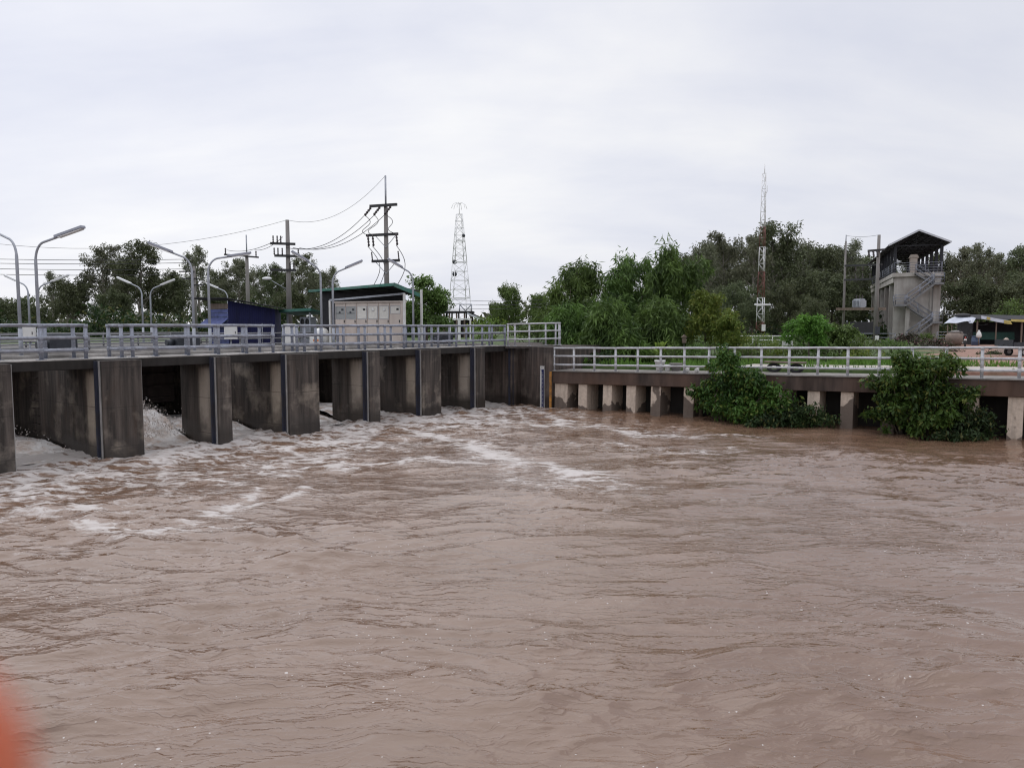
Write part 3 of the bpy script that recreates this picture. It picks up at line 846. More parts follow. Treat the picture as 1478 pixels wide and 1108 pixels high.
# ------------------------------------------------------------------ spray (uncountable)
rs = np.random.RandomState(3)
foam_m, nt_, out_ = new_mat('churned_white_water'); t = NT(nt_)
tc = t.n('ShaderNodeTexCoord').outputs['Object']
n1 = t.noise(tc, 2.2, 6, .65).outputs['Fac']
c = t.mix(t.ramp(n1, [(.38, 0), (.58, 1)]), (.50, .40, .34), (.80, .775, .76))
p = t.n('ShaderNodeBsdfPrincipled'); p.inputs['Roughness'].default_value = .6
t.l(c, p.inputs['Base Color']); t.l(t.bump(n1, .8, .08), p.inputs['Normal']); t.l(p.outputs[0], out_.inputs[0])
jets = [(-2.3, -.1, .35, .3), (1.3, 3.7, 1.0, 0), (4.0, 6.5, .45, 0), (8.1, 10.5, .35, 0), (10.9, 13.5, .45, 0), (15, 17.3, .4, 0), (17.6, 20.3, .4, 0)]
for ji, (s0, s1, hmax, _) in enumerate(jets):
    ns_, nt2 = 26, 44
    ss = np.linspace(s0, s1, ns_); tt = np.linspace(1.2, 8.1, nt2)
    S, T = np.meshgrid(ss, tt)
    prof = np.clip((T-1.5)/2.6, 0, 1); prof = prof*prof*(3-2*prof)
    fall = 1 - .35*np.clip((T-4.4)/3.5, 0, 1)
    cross = .75 + .25*np.cos((S-(s0+s1)/2)/(s1-s0)*3.0)
    H = hmax*prof*fall*cross
    H += (.07+.15*prof*hmax)*(perlin(S*1.1+ji*9, T*.9, 31) + .6*perlin(S*2.6, T*2.2+ji, 32) + .4*perlin(S*6, T*5+ji, 33))*np.clip(hmax, .3, 1)
    H = H*np.clip((T-1.2)/.8, 0, 1) - .05
    P = np.zeros((nt2, ns_, 3))
    for k in range(2): P[..., k] = B0[k] + U[k]*S + V[k]*T
    P[..., 2] = H
    i2, j2 = np.meshgrid(np.arange(ns_-1), np.arange(nt2-1)); q = (j2*ns_+i2).ravel()
    me = np_mesh('water_jet', P.reshape(-1, 3), np.stack([q, q+1, q+1+ns_, q+ns_], 1), True)
    o = link_mesh('water_jet', me, foam_m)
    labs = ['white water rushing out at the left picture edge', 'high white water spraying beside the ladder-rung pier', 'white water behind the second narrow pier',
            'low white water between the blue-shed pier and the next narrow pier', 'low white water left of the pier under the cabinets gap', 'low white water beside the farthest narrow pier', 'low white water by the end wall']
    tag(o, labs[ji], 'white water', 'jets of white water from the gates', 'stuff')
dv = []; df = []
for (s0, s1, hm, n) in ((1.35, 3.7, 1.0, 3200), (4.3, 6.4, .5, 200), (-2.2, -.1, .4, 250)):
    for _ in range(n):
        tq = 2.0 + 4.5*rs.rand()**1.2; s = s0 + (s1-s0)*rs.rand()
        base = hm*min(1, max(0, (tq-1.5)/2.6))
        z = base*(.80+.2*rs.rand()) + abs(rs.normal(0, .13))*(.4+base)
        c = B(s, tq, z); r = .006 + .018*rs.rand()**2
        a = len(dv)
        for d in ((r, 0, 0), (0, r, 0), (-r, 0, 0), (0, -r, 0), (0, 0, r*1.6), (0, 0, -r*1.6)): dv.append(c + Vector(d))
        for f in ((0, 1, 4), (1, 2, 4), (2, 3, 4), (3, 0, 4), (1, 0, 5), (2, 1, 5), (3, 2, 5), (0, 3, 5)): df.append(tuple(a+i for i in f))
b = MB(); b.add(dv, df)
tag(b.build('water_spray', foam_m), 'drops of white spray flung up beside the piers', 'spray', kind='stuff')

# ------------------------------------------------------------------ street lamps
def lamp(label, p, top, dirn, reach, head_len, tilt, mat_head, group, r=.045, lamp_name='street_lamp'):
    """pole at p; dirn unit xy vector of the arm; top z of the bend"""
    th = thing(lamp_name, label, 'street lamp', p, 0, group)
    d = Vector((dirn[0], dirn[1], 0)).normalized(); h = top - p[2]
    pts = [Vector((0, 0, 0)), Vector((0, 0, h-.62))]
    for k in range(1, 8):
        a = k/7*(math.pi/2 - tilt)
        pts.append(Vector((0, 0, h-.62)) + d*(.42*(1-math.cos(a))) + Vector((0, 0, .62*math.sin(a)*.92)))
    ad = d*math.cos(tilt) + Vector((0, 0, math.sin(tilt)))
    e = pts[-1] + ad*reach; pts.append(e)
    b = MB(); b.tube(pts, [r*1.15, r] + [r*.8]*(len(pts)-2), 8); b.box(-.13, .13, -.13, .13, 0, .02)
    b.tube([(0, 0, 0), (0, 0, .9)], r*1.35, 8)
    b.build('pole', M['lamp_steel'], th)
    q0 = e - ad*.12; q1 = e + ad*head_len
    up = ad.cross(d.cross(Vector((0, 0, 1)))).normalized()
    if up.z < 0: up = -up
    b = MB(); b.bar(q0 + up*.03, q1 + up*.03, .17, .085, up); hd = b.build('lamp_head', mat_head, th, bevel=.015)
    b = MB(); b.bar(q0 + ad*.12 - up*.026, q1 - ad*.06 - up*.026, .13, .03, up); b.build('diffuser', M['diffuser'], hd)
    return th
def dir_px(px0, px1, Y, dy=0):
    v = Vector((xat(px1, Y+dy) - xat(px0, Y), dy)); return v.normalized()
# near pairs: (px of pole, bend y, arm end px, arm end y)
near_lamps = [
    (31, 342, -60, 300, 'grey lamp post at the left edge with its arm leaving the frame', -1, .9),
    (58, 349, 120, 322, 'tall grey lamp post with its head reaching up right, leftmost of those seen whole', 1, -.6),
    (281, 369, 213, 343, 'grey lamp post left of the blue shed with its head reaching up left', -1, -.5),
    (304, 371, 362, 361, 'grey lamp post at the corner of the blue shed with its head pointing right', 1, .8),
    (465, 381, 421, 355, 'grey lamp post by the cabinets with its head reaching left to the concrete pole', -1, -.5),
    (482, 389, 523, 370, 'grey lamp post at the left end of the control cabinets, head pointing right', 1, .2),
    (597, 389, 560, 367, 'grey lamp post right of the control cabinets with its head pointing left', -1, -.4),
]
for i, (px, by, ex, ey, lab, sg, dyy) in enumerate(near_lamps):
    t_ = 2.1
    # pole position on the line t = t_
    pr = (px-739)/F
    O = B(0, t_)
    s_ = (pr*O.y - O.x)/(U.x - U.y*pr)
    P = B(s_, t_, 3.03); Y = P.y
    top = EYE + (471-by)/F*Y
    E = at(ex, ey, Y+dyy)
    hv = Vector((E.x-P.x, E.y-P.y)); hl = hv.length; rise = E.z-top
    tilt = math.atan2(max(rise, .05), hl)
    tot_ = math.hypot(hl, rise) - .42*(1-math.cos(math.pi/2-tilt))
    lamp(lab, P, top, hv, max(.2, tot_*.40), tot_*.60, tilt, M['lamp_head'], 'street lamps along the barrage deck')
far_lamps = [
    (45, 408, 2, 390, 'small far lamp post at the left edge, arm pointing left', 0),
    (59, 410, 103, 391, 'small far lamp post with a white head between the two left posts', 0),
    (208, 412, 165, 394, 'small far lamp post with white head pointing left before the tall tree', 0),
    (220, 414, 255, 398, 'small far lamp post with white head pointing right before the tall tree', 0),
    (331, 418, 294, 403, 'small far lamp post with white head behind the blue shed roof', 0),
]
for px, by, ex, ey, lab, dyy in far_lamps:
    t_ = 22.6; pr = (px-739)/F; O = B(0, t_)
    s_ = (pr*O.y - O.x)/(U.x - U.y*pr); P = B(s_, t_, 3.03); Y = P.y
    top = EYE + (471-by)/F*Y; E = at(ex, ey, Y)
    hv = Vector((E.x-P.x, E.y-P.y)); hl = hv.length; rise = E.z-top; tilt = math.atan2(max(rise, .05), hl)
    tot_ = math.hypot(hl, rise) - .42
    lamp(lab, P, top, hv, max(.2, tot_*.4), tot_*.6, tilt, M['lamp_white'], 'small lamps on the far side of the barrage', r=.05)

# ------------------------------------------------------------------ small boxes on the deck
def control_box(label, p, rz, wd, dp_, z0, z1):
    th = thing('control_box', label, 'control box', p, rz, 'pale control boxes')
    h0 = z0-p[2]; h1 = z1-p[2]
    b = MB(); b.box(-wd/2, wd/2, -dp_/2, dp_/2, h0, h1); b.box(-wd/2-.03, wd/2+.03, -dp_/2-.03, dp_/2+.03, h1-.001, h1+.03)
    c = b.build('cabinet', M['white_paint'], th, bevel=.012)
    d = MB(); d.box(-wd/2+.03, wd/2-.03, -dp_/2-.012, -dp_/2-.001, h0+.04, h1-.05); dd = d.build('door', M['white_paint'], th, bevel=.006)
    e = MB(); e.tube([(wd/2-.08, -dp_/2-.02, (h0+h1)/2-.05), (wd/2-.08, -dp_/2-.02, (h0+h1)/2+.05)], .012, 6); e.build('handle', M['black'], dd)
    q = MB(); q.tube([(0, 0, 0), (0, 0, h0)], .03, 8); q.box(-wd/2, wd/2, -.03, .03, h0*.25, h0*.25+.05); q.box(-.15, .15, -.15, .15, 0, .02)
    q.build('stand', M['lamp_steel'], th)
def deck_at(px, Y): return Vector((xat(px, Y), Y, 3.03))
control_box('white control box on a stand beside the leftmost lamp posts', deck_at(44, 25.6), R(25), .36, .28, 3.5, 4.05)
control_box('cream control box in front of the blue shed wall', deck_at(334, 32.0), R(25), .50, .36, 3.45, 4.03)
control_box('white control box at the foot of the concrete power pole', deck_at(419, 34.2), R(25), .42, .34, 3.2, 4.08)

def hoist(label, p, rz, L, h):
    th = thing('gate_hoist', label, 'gate hoist', p, rz, 'dark gate hoists on the deck')
    b = MB(); b.box(-L/2, L/2, -.3, .3, .12, h*.75)
    b.prism([(-.3, h*.75), (.3, h*.75), (.22, h), (-.22, h)], -L/2+.02, L/2-.02, lambda a, z, d: Vector((d, a, z)))
    b.build('casing', M['cabinet_dark'], th, bevel=.02)
    c = MB(); c.tube([(L/2, 0, h*.45), (L/2+.32, 0, h*.45)], .12, 12); c.build('motor', M['cabinet_dark'], th)
    d = MB(); d.box(-L/2-.05, L/2+.3, -.34, .34, 0, .12); d.build('base_frame', M['lamp_steel'], th)
    e = MB()
    for k in range(5): e.tube([(-L/2+.1+k*(L-.2)/4, -.305, h*.62), (-L/2+.1+k*(L-.2)/4, -.325, h*.62)], .02, 6)
    e.build('bolts', M['pale_steel'], th)
hoist('dark gate hoist behind the leftmost deck railing', deck_at(88, 26.6), ROT_V+R(90), .9, .72)
hoist('dark gate hoist behind the shed-side deck railing', deck_at(268, 30.5), ROT_V+R(90), .95, .74)
hoist('dark gate hoist behind the railing near the end wall', deck_at(640, 37.5), ROT_V+R(90), .8, .7)

# ------------------------------------------------------------------ blue shed
Yc = 40.0; corner = at(330, 480, Yc); corner.z = 2.96
th = thing('storage_shed', 'dark blue metal shed with a thin sloping roof behind the deck railing', 'shed', corner, 0)
L0 = xat(302, Yc+.8) - corner.x; R0 = xat(398, Yc+1.0) - corner.x
zt = lambda px, py, Y: EYE + (471-py)/F*Y - 2.96
h_l = zt(302, 434, Yc+.8); h_c = zt(330, 434, Yc); h_r = zt(398, 446, Yc+1.0)
b = MB()
b.add([(0, 0, 0), (R0, 1.0, 0), (R0, 1.0, h_r), (0, 0, h_c), (-.6, 3, 0), (R0-.6, 4, 0), (R0-.6, 4, h_r), (-.6, 3, h_c)],
      [(0, 1, 2, 3), (5, 4, 7, 6), (1, 5, 6, 2)])
b.build('wall', M['blue_sheet'], th)
b = MB()
n_ = 22
for k in range(n_):
    q = Vector((R0, 1.0, 0))*(k+.5)/n_; hh_ = h_c + (h_r-h_c)*(k+.5)/n_
    b.bar(q + Vector((.01, -.012, .02)), q + Vector((.01, -.012, hh_-.02)), .03, .022, Vector((0, 1, 0)))
b.build('cladding_ribs', M['blue_sheet'], th)
b = MB()
for k in range(9):
    z0 = h_c*.02 + k*(h_c*.80)/9; z1 = z0 + h_c*.80/9 - .02
    b.add([(0, 0, z0), (L0, .8, z0), (L0, .8, z1), (0, 0, z1), (0, .04, z0), (L0, .84, z0), (L0, .84, z1), (0, .04, z1)],
          [(0, 3, 2, 1), (4, 5, 6, 7), (0, 1, 5, 4), (3, 7, 6, 2), (0, 4, 7, 3), (1, 2, 6, 5)])
b.build('shutter_wall', M['blue_pale'], th)
b = MB(); b.add([(0, 0, h_c*.82), (L0, .8, h_c*.82), (L0, .8, h_l*.93), (0, 0, h_c*.93), (0, .04, h_c*.82), (L0, .84, h_c*.82), (L0, .84, h_l*.93), (0, .04, h_c*.93)],
      [(0, 3, 2, 1), (4, 5, 6, 7), (0, 1, 5, 4), (3, 7, 6, 2), (0, 4, 7, 3), (1, 2, 6, 5)])
b.build('plank', M['wood'], th)
b = MB(); b.bar((L0*.95, .75, 1.05), (-.05, .02, 1.05), .02, .02)
aw = MB(); aw.add([(L0-.1, .78, 1.42), (-.02, -.02, 1.42), (-.25, -.75, .98), (L0-.35, .05, .98), (L0-.1, .78, 1.45), (-.02, -.02, 1.45), (-.25, -.75, 1.01), (L0-.35, .05, 1.01)],
    [(0, 1, 2, 3), (4, 7, 6, 5), (0, 4, 5, 1), (2, 6, 7, 3), (0, 3, 7, 4), (1, 5, 6, 2)])
aw.build('awning', M['blue_pale'], th)
b = MB(); ov = .42
a0 = Vector((L0-.9, .8-.3, h_l+.10)); a1 = Vector((.05, -ov, h_c+.10)); a2 = Vector((R0+.42, 1.0-ov*.7, h_r+.02))
a3 = Vector((R0-.2, 4.4, h_r+.02)); a4 = Vector((-.9, 3.4, h_c+.10)); a5 = Vector((L0-1.5, 4.2, h_l+.10))
up = Vector((0, 0, .045))
pts = [a0, a1, a2, a3, a4, a5]
b.add(pts + [p + up for p in pts], [(0, 5, 4, 1), (1, 4, 3, 2), (6, 7, 10, 11), (7, 8, 9, 10), (0, 1, 7, 6), (1, 2, 8, 7), (2, 3, 9, 8), (3, 4, 10, 9), (4, 5, 11, 10), (5, 0, 6, 11)])
b.build('roof', M['dark_roof'], th)
b = MB(); b.tube([(R0*.72, .70, 0), (R0*.72, .70, 1.2)], .03, 6); b.build('downpipe', M['lamp_steel'], th)

# ------------------------------------------------------------------ control cabinets under a green canopy
pr = at(579, 480, 37.0); pl = at(484, 480, 38.4); pr.z = pl.z = 2.98
dd = (pl-pr); Lc = dd.length; ang = math.atan2(dd.y, dd.x)       # local x runs from the right end to the left end, local y points away from the viewer side?
th = thing('control_cabinet', 'row of cream control cabinets with six windows on the deck', 'control cabinet', pr, ang)
sgn = 1 if (Matrix.Rotation(ang, 3, 'Z') @ Vector((0, 1, 0))).y > 0 else -1    # inland side
hC = EYE + (471-432)/F*37.0 - 2.98; hL = EYE + (471-440)/F*38.4 - 2.98
hC = hL = (hC+hL)/2
def yb(a, c): return (min(a*sgn, c*sgn), max(a*sgn, c*sgn))
b = MB(); b.box(0, Lc, *yb(.03, .5), .10, hC-.04); b.build('body', M['cream_paint'], th, bevel=.01)
b = MB(); b.box(-.03, Lc+.03, *yb(-.06, .55), hC-.038, hC+.04); b.build('top_plate', M['cream_paint'], th, bevel=.01)
b = MB(); b.box(-.02, Lc+.02, *yb(.0, .5), 0, .098); b.build('plinth', M['slab_dark'], th)
for i in range(6):
    x0 = Lc*i/6 + .012; x1 = Lc*(i+1)/6 - .012
    d = MB(); d.box(x0, x1, *yb(.0, .028), .13, hC-.06); do = d.build('door', M['cream_paint'], th, bevel=.008)
    wl, wr = (x0+x1)/2 - .26, (x0+x1)/2 + .26
    z1 = hC*.90; z0 = hC*.63 if i else hC*.745
    e = MB()
    for (xa, xb, za, zb) in ((wl-.02, wl, z0-.02, z1+.02), (wr, wr+.02, z0-.02, z1+.02), (wl, wr, z0-.02, z0), (wl, wr, z1, z1+.02)): e.box(xa, xb, *yb(-.014, -.0005), za, zb)
    fo = e.build('window_frame', M['lamp_steel'], do)
    g = MB(); g.box(wl+.001, wr-.001, *yb(-.006, -.001), z0+.001, z1-.001)
    g.build('pane', M['glass'] if i >= 4 else M['paper'], do)
    q = MB()
    if i in (1, 2): q.lathe([(0, 0), (.085, 0), (.085, .012), (0, .012)], (0, 0, 0), 16); q.v = [( (wl+wr)/2 - .02 + v[0], -sgn*(.007+v[2]), z1-.16 + v[1]) for v in q.v]; q.build('dial', M['white_paint'], do)
    else:
        q.box(wl+.06, wl+.19, *yb(-.012, -.0065), z1-.2, z1-.1)
        if i >= 4: q.box(wl+.24, wl+.34, *yb(-.012, -.0065), z1-.33, z1-.24); q.box(wl+.04, wr-.04, *yb(-.011, -.0065), z0+(z1-z0)*.42, z0+(z1-z0)*.47)
        q.build('meter', M['black'] if i < 4 else M['cabinet_dark'], do)
    h = MB(); h.box(x0+.05, x0+.09, *yb(-.03, -.001), hC*.54, hC*.60); h.build('handle', M['black'], do)
# canopy
th = thing('canopy', 'green sheet canopy on a pale steel frame over the cream cabinets', 'canopy', pr, ang)
for x, y in ((-.33, -.25), (Lc+.12, -.25), (-.33, 1.5), (Lc+.12, 1.5)):
    b = MB(); hz = 2.62 + (-.30 if x > 1 else 0) + (.0 if y < 0 else .25); b.box(x-.045, x+.045, *yb(y-.045, y+.045), 0, hz); b.build('post', M['white_paint'], th)
b = MB(); b.box(.5, Lc+1.7, *yb(1.3, 1.36), .3, 2.82); b.build('back_wall', M['dark_roof'], th)
b = MB(); b.bar((-.33, -.25*sgn, 2.60), (Lc+.12, -.25*sgn, 2.34), .07, .09); b.build('front_beam', M['lamp_steel'], th)
zr = EYE + (471-408)/F*35.8 - 2.98; zl = EYE + (471-418)/F*40 - 2.98
x0, x1 = .55, 0
rA = at(569, 409, 35.6); rB = at(446, 419.5, 40.8); 
Rm = Matrix.Rotation(-ang, 3, 'Z')
lA = Rm @ (rA - pr); lB = Rm @ (rB - pr)
back = Vector((0, 3.6*sgn, -.15))
b = MB(); rt = [lA, lB, lB+back, lA+back]
rt[3] = Rm @ (at(607, 425, 39.5) - pr)
b.add([p for p in rt] + [p + Vector((0, 0, .03)) for p in rt], [(0, 1, 2, 3), (7, 6, 5, 4), (0, 4, 5, 1), (1, 5, 6, 2), (2, 6, 7, 3), (3, 7, 4, 0)])
b.build('roof_sheet', M['dark_roof'], th)
b = MB(); o_ = Vector((0, 0, -.11)); off = (lA-lB).normalized().cross(Vector((0, 0, 1)))*.02
if off.y*sgn > 0: off = -off
b.bar(lA + off + Vector((0, 0, -.05)), lB + off + Vector((0, 0, -.03)), .035, .13); b.bar(lA + Vector((0, 0, -.06)), rt[3] + Vector((0, 0, -.06)), .035, .2)
b.build('fascia', M['green_sheet'], th, bevel=.01)
b = MB()
for k in range(6):
    q = lA + (lB-lA)*(k+.5)/6; b.bar(q + Vector((0, .05*sgn, -.05)), q + back*.9 + Vector((0, 0, -.05)), .05, .07)
b.build('rafters', M['dark_roof'], th)
# pump booth with a small green roof
pb = at(445, 480, 42.5); pb.z = 2.98
th = thing('pump_booth', 'small booth with a green roof and two dark ports by the concrete pole', 'booth', pb, R(-20))
b = MB(); b.box(-.35, .35, -.3, .3, 0, 1.55); b.build('cabinet', M['lamp_steel'], th, bevel=.02)
for x in (-.16, .16):
    c = MB(); c.lathe([(0, 0), (.12, 0), (.12, .03), (0, .03)], (0, 0, 0), 14); c.v = [(x+v[0], -.302-v[2], 1.28+v[1]*1.5) for v in c.v]; c.build('port', M['black'], th)
for x in (-1.0, .5):
    c = MB(); c.box(x-.04, x+.04, -.55, -.47, 0, 1.78); c.build('post', M['lamp_steel'], th)
b = MB(); b.add([(-1.35, -.8, 1.80), (.75, -.8, 1.88), (.75, .9, 1.72), (-1.35, .9, 1.64), (-1.35, -.8, 1.95), (.75, -.8, 2.03), (.75, .9, 1.76), (-1.35, .9, 1.68)],
    [(3, 2, 1, 0), (4, 5, 6, 7), (0, 1, 5, 4), (1, 2, 6, 5), (2, 3, 7, 6), (3, 0, 4, 7)]); b.build('roof', M['green_sheet'], th)
ph = at(464, 480, 38.6); ph.z = 2.98
th = thing('machine_housing', 'low rounded white machine housing with an orange mark left of the cream cabinets', 'machine', ph, R(-25))
b = MB(); b.lathe([(.36, 0), (.38, .3), (.38, .62), (.34, .80), (.22, .92), (0, .97)], seg=20); b.build('dome', M['white_paint'], th)
c = MB(); c.box(-.42, .42, -.44, -.39, .12, .52); c.build('front_panel', M['white_paint'], th, bevel=.02)
d = MB(); d.box(-.17, .17, -.452, -.441, .27, .37); d.build('mark', M['orange_paint'], th, bevel=.01)

# ------------------------------------------------------------------ power poles
def insul(b, p, d, L=.42, r=.07):
    p = Vector(p); d = Vector(d).normalized()
    pts = [p + d*(L*i/8) for i in range(9)]; b.tube(pts, [r*(1 if i % 2 else .5) for i in range(9)], 8)
Yp = 45.0; xp = xat(559.5, Yp)
P1 = Vector((xp, Yp, 2.96)); ztop = EYE + (471-258)/F*Yp
def hz(py, Y): return EYE + (471-py)/F*Y
th = thing('power_pole', 'tallest concrete power pole with three crossarms behind the green canopy', 'power pole', P1, 0, 'concrete power poles')
b = MB(); b.tube([(0, 0, 0), (0, 0, hz(303, Yp)-2.96+.1)], [.18, .115], 10); b.build('pole', M['pole_conc'], th)
b = MB(); b.tube([(0, 0, hz(303, Yp)-3.0), (0, 0, ztop-2.96)], .055, 8); b.build('lightning_rod', M['lamp_steel'], th)
adir = Vector((.93, -.36, 0))
arms1 = {}
for py, x0, x1, nm in ((300, 536, 577, 'a'), (341, 530, 578, 'b'), (378, 538, 580, 'c')):
    z = hz(py, Yp) - 2.96; s0 = (xat(x0, Yp)-xp)/.93; s1 = (xat(x1, Yp)-xp)/.93
    b = MB(); q0 = adir*s0 + Vector((0, -.17, z)); q1 = adir*s1 + Vector((0, -.17, z)); b.bar(q0, q1, .12, .15)
    arms1[nm] = (q0, q1); ao = b.build('crossarm', M['black'], th)
    c = MB()
    for kx in ((.04, .38, .78) if nm == 'a' else (.05, .2, .95) if nm == 'b' else (.02, .98)):
        q = q0 + (q1-q0)*kx
        if nm == 'a': insul(c, q + Vector((0, 0, -.08)), (-.55, -.2, -.75), .62, .085)
        elif nm == 'b': insul(c, q + Vector((0, -.05, .05)), (.1, -.1, -1), .72, .075)
        else: insul(c, q + Vector((0, 0, .05)), (-.1, 0, 1), .5, .05)
    c.build('insulators', M['insulator'], ao)
for k, z in ((1, 341), (-1, 341), (1, 378), (-1, 378)):
    zz_ = hz(z, Yp) - 2.96; b = MB(); b.bar(adir*(.75*k) + Vector((0, -.16, zz_)), Vector((0, -.16, zz_-.75)), .03, .03); b.build('brace', M['lamp_steel'], th)
Yq = 46.0; xq = xat(419, Yq); P2 = Vector((xq, Yq, 2.96))
th = thing('power_pole', 'concrete power pole with cluttered crossarms between the blue shed and the canopy', 'power pole', P2, 0, 'concrete power poles')
b = MB(); b.tube([(0, 0, 0), (0, 0, hz(320, Yq)-2.96)], [.18, .11], 10); b.build('pole', M['pole_conc'], th)
bd = Vector((.96, .28, 0)); arms2 = {}
for py, x0, x1, nm in ((354, 397, 430, 'a'), (371, 402, 437, 'b'), (391, 396, 430, 'c')):
    z = hz(py, Yq) - 2.96; s0 = (xat(x0, Yq)-xq)/.96; s1 = (xat(x1, Yq)-xq)/.96
    b = MB(); q0 = bd*s0 + Vector((0, -.15, z)); q1 = bd*s1 + Vector((0, -.15, z)); b.bar(q0, q1, .11, .14); arms2[nm] = (q0, q1)
    ao = b.build('crossarm', M['black'], th)
    c = MB()
    for kx in ((.12, .28, .42) if nm == 'a' else (.0, .14, .3, .9) if nm == 'b' else (.78, .92)):
        q = q0 + (q1-q0)*kx; insul(c, q + Vector((0, 0, .05)), (0, 0, 1), .42, .055)
    c.build('insulators', M['insulator'], ao)
b = MB(); z = hz(418, Yq)-2.96; b.tube([(-.15, 0, z), (-.9, -.4, z+.5)], .025, 6); arm = b.build('lamp_arm', M['lamp_steel'], th)
c = MB(); c.ball((-1.15, -.5, z+.62), .2, 10, 6, (1.5, .7, .5)); c.build('lamp_head', M['lamp_white'], arm)
# thinner pole behind the shed
Yr = 60.0; P3 = Vector((xat(360, Yr), Yr, 2.96))
th = thing('power_pole', 'slender dark power pole rising behind the blue shed roof', 'power pole', P3, 0, 'concrete power poles')
b = MB(); b.tube([(0, 0, 0), (0, 0, hz(368, Yr)-2.96)], [.19, .13], 8); b.build('pole', M['pole_conc'], th)
b = MB(); b.tube([(0, 0, hz(370, Yr)-2.96), (0, 0, hz(341, Yr)-2.96)], .05, 6); b.build('lightning_rod', M['lamp_steel'], th)
b = MB(); b.bar((-1.7, -.2, hz(369, Yr)-2.96), (1.0, -.2, hz(373, Yr)-2.96), .12, .12); b.build('crossarm', M['black'], th)
b = MB(); insul(b, (-1.6, -.2, hz(369, Yr)-2.96), (0, 0, 1), .5, .07); insul(b, (.8, -.2, hz(373, Yr)-2.96), (0, 0, 1), .5, .07); b.build('insulators', M['insulator'], th)
Yt = 58.0; P4 = Vector((xat(284, 62), 62.0, 2.96))
th = thing('power_pole', 'small pole with short crossarms just left of the blue shed lamps', 'power pole', P4, 0, 'concrete power poles')
b = MB(); b.tube([(0, 0, 0), (0, 0, hz(385, 62)-2.96)], [.17, .11], 8); b.build('pole', M['pole_conc'], th)
for py, a, c_ in ((393, 264, 286), (403, 268, 290), (412, 284, 300)):
    b = MB(); b.bar((xat(a, 62)-P4.x, -.2, hz(py, 62)-2.96), (xat(c_, 62)-P4.x, -.2, hz(py, 62)-2.96), .1, .1); b.build('crossarm', M['black'], th)

# ------------------------------------------------------------------ power cables
def cable(label, a, b_, sag, r=.014, name='power_cable', group='overhead power cables'):
    a, b_ = Vector(a), Vector(b_); pts = []
    for i in range(25):
        k = i/24; p = a.lerp(b_, k); p.z -= sag*4*k*(1-k); pts.append(p)
    m = MB(); m.tube(pts, r, 5); o = m.build(name, M['cable'])
    tag(o, label, 'cable', group)
A = lambda q, P: Vector(q) + P
ends = [A(arms1['a'][0], P1) + Vector((-.35, 0, -.55)), A(arms1['a'][0].lerp(arms1['a'][1], .38), P1) + Vector((-.35, 0, -.55)), A(arms1['a'][0].lerp(arms1['a'][1], .78), P1) + Vector((-.35, 0, -.55))]
targ = [A(arms2['b'][0].lerp(arms2['b'][1], k), P2) + Vector((0, 0, .5)) for k in (.45, .7, .95)]
for e, q, l_ in zip(ends, targ, ('upper', 'middle', 'lower')):
    cable(f'{l_} of the three sagging cables between the two concrete poles', e, q, .75, .018)
cable('thin earth wire between the tops of the two concrete poles', P1 + Vector((0, 0, ztop-2.96)), P2 + Vector((0, 0, hz(320, Yq)-2.96)), 1.0, .010)
cable('thin earth wire running left from the second concrete pole', P2 + Vector((0, 0, hz(320, Yq)-2.96)), at(-260, 300, 40), 1.9, .010)
for k, (py0, py1, l_) in enumerate(((369, 374, 'topmost'), (376, 379, 'second'), (383, 388, 'third'), (391, 396, 'lowest'))):
    cable(f'{l_} of the dark cables crossing the trees at the left', at(-260, py0-4, 55), at(278, py1, 61.7), .25, .022)
for k, kx in enumerate((.0, .5)):
    cable(('outer', 'inner')[k] + ' cable from the concrete pole to the pole behind the shed', A(arms2['a'][0].lerp(arms2['a'][1], kx), P2) + Vector((0, 0, .4*k)), P3 + Vector((-1.5 + 2.2*k, -.2, hz(371, Yr)-2.5)), .25, .018)
cable('long faint cable low over the right of the lattice tower', at(590, 424, 90), at(800, 431, 70), .5, .02)
cable('second faint cable below it right of the lattice tower', at(600, 432, 90), at(800, 437, 70), .4, .02)
cable('third faint cable lowest right of the lattice tower', at(600, 440, 90), at(800, 441, 70), .4, .02)
for i, kx in enumerate((.05, .2, .95)):
    e = A(arms1['b'][0].lerp(arms1['b'][1], kx), P1) + Vector((0, -.12, -.65))
    q = A(arms1['c'][0].lerp(arms1['c'][1], (.25, .5, 1.02)[i]), P1) + Vector((0, -.1, -2.6))
    pts = []
    for j in range(17):
        k = j/16; p = e.lerp(q, k); p.x += .5*math.sin(k*math.pi*1.6)*(.9 if i else 1.0); pts.append(p)
    m = MB(); m.tube(pts, .02, 5)
    o = m.build('jumper_cable', M['cable']); tag(o, ('left', 'middle', 'right')[i] + ' jumper cable hanging down the tallest power pole', 'cable', 'jumper cables on the tallest pole')
    e2 = A(arms1['a'][0].lerp(arms1['a'][1], (.04, .38, .78)[i]), P1) + Vector((-.35, -.1, -.55)); q2 = A(arms1['b'][0].lerp(arms1['b'][1], kx), P1) + Vector((0, -.05, .0))
    pts = []
    for j in range(13):
        k = j/12; p = e2.lerp(q2, k); p.x += .28*math.sin(k*math.pi*2); p.z -= .1*math.sin(k*math.pi); pts.append(p)
    m = MB(); m.tube(pts, .018, 5); o = m.build('jumper_cable', M['cable']); tag(o, ('left', 'middle', 'right')[i] + ' short jumper between the upper crossarms of the tallest pole', 'cable', 'jumper cables on the tallest pole')

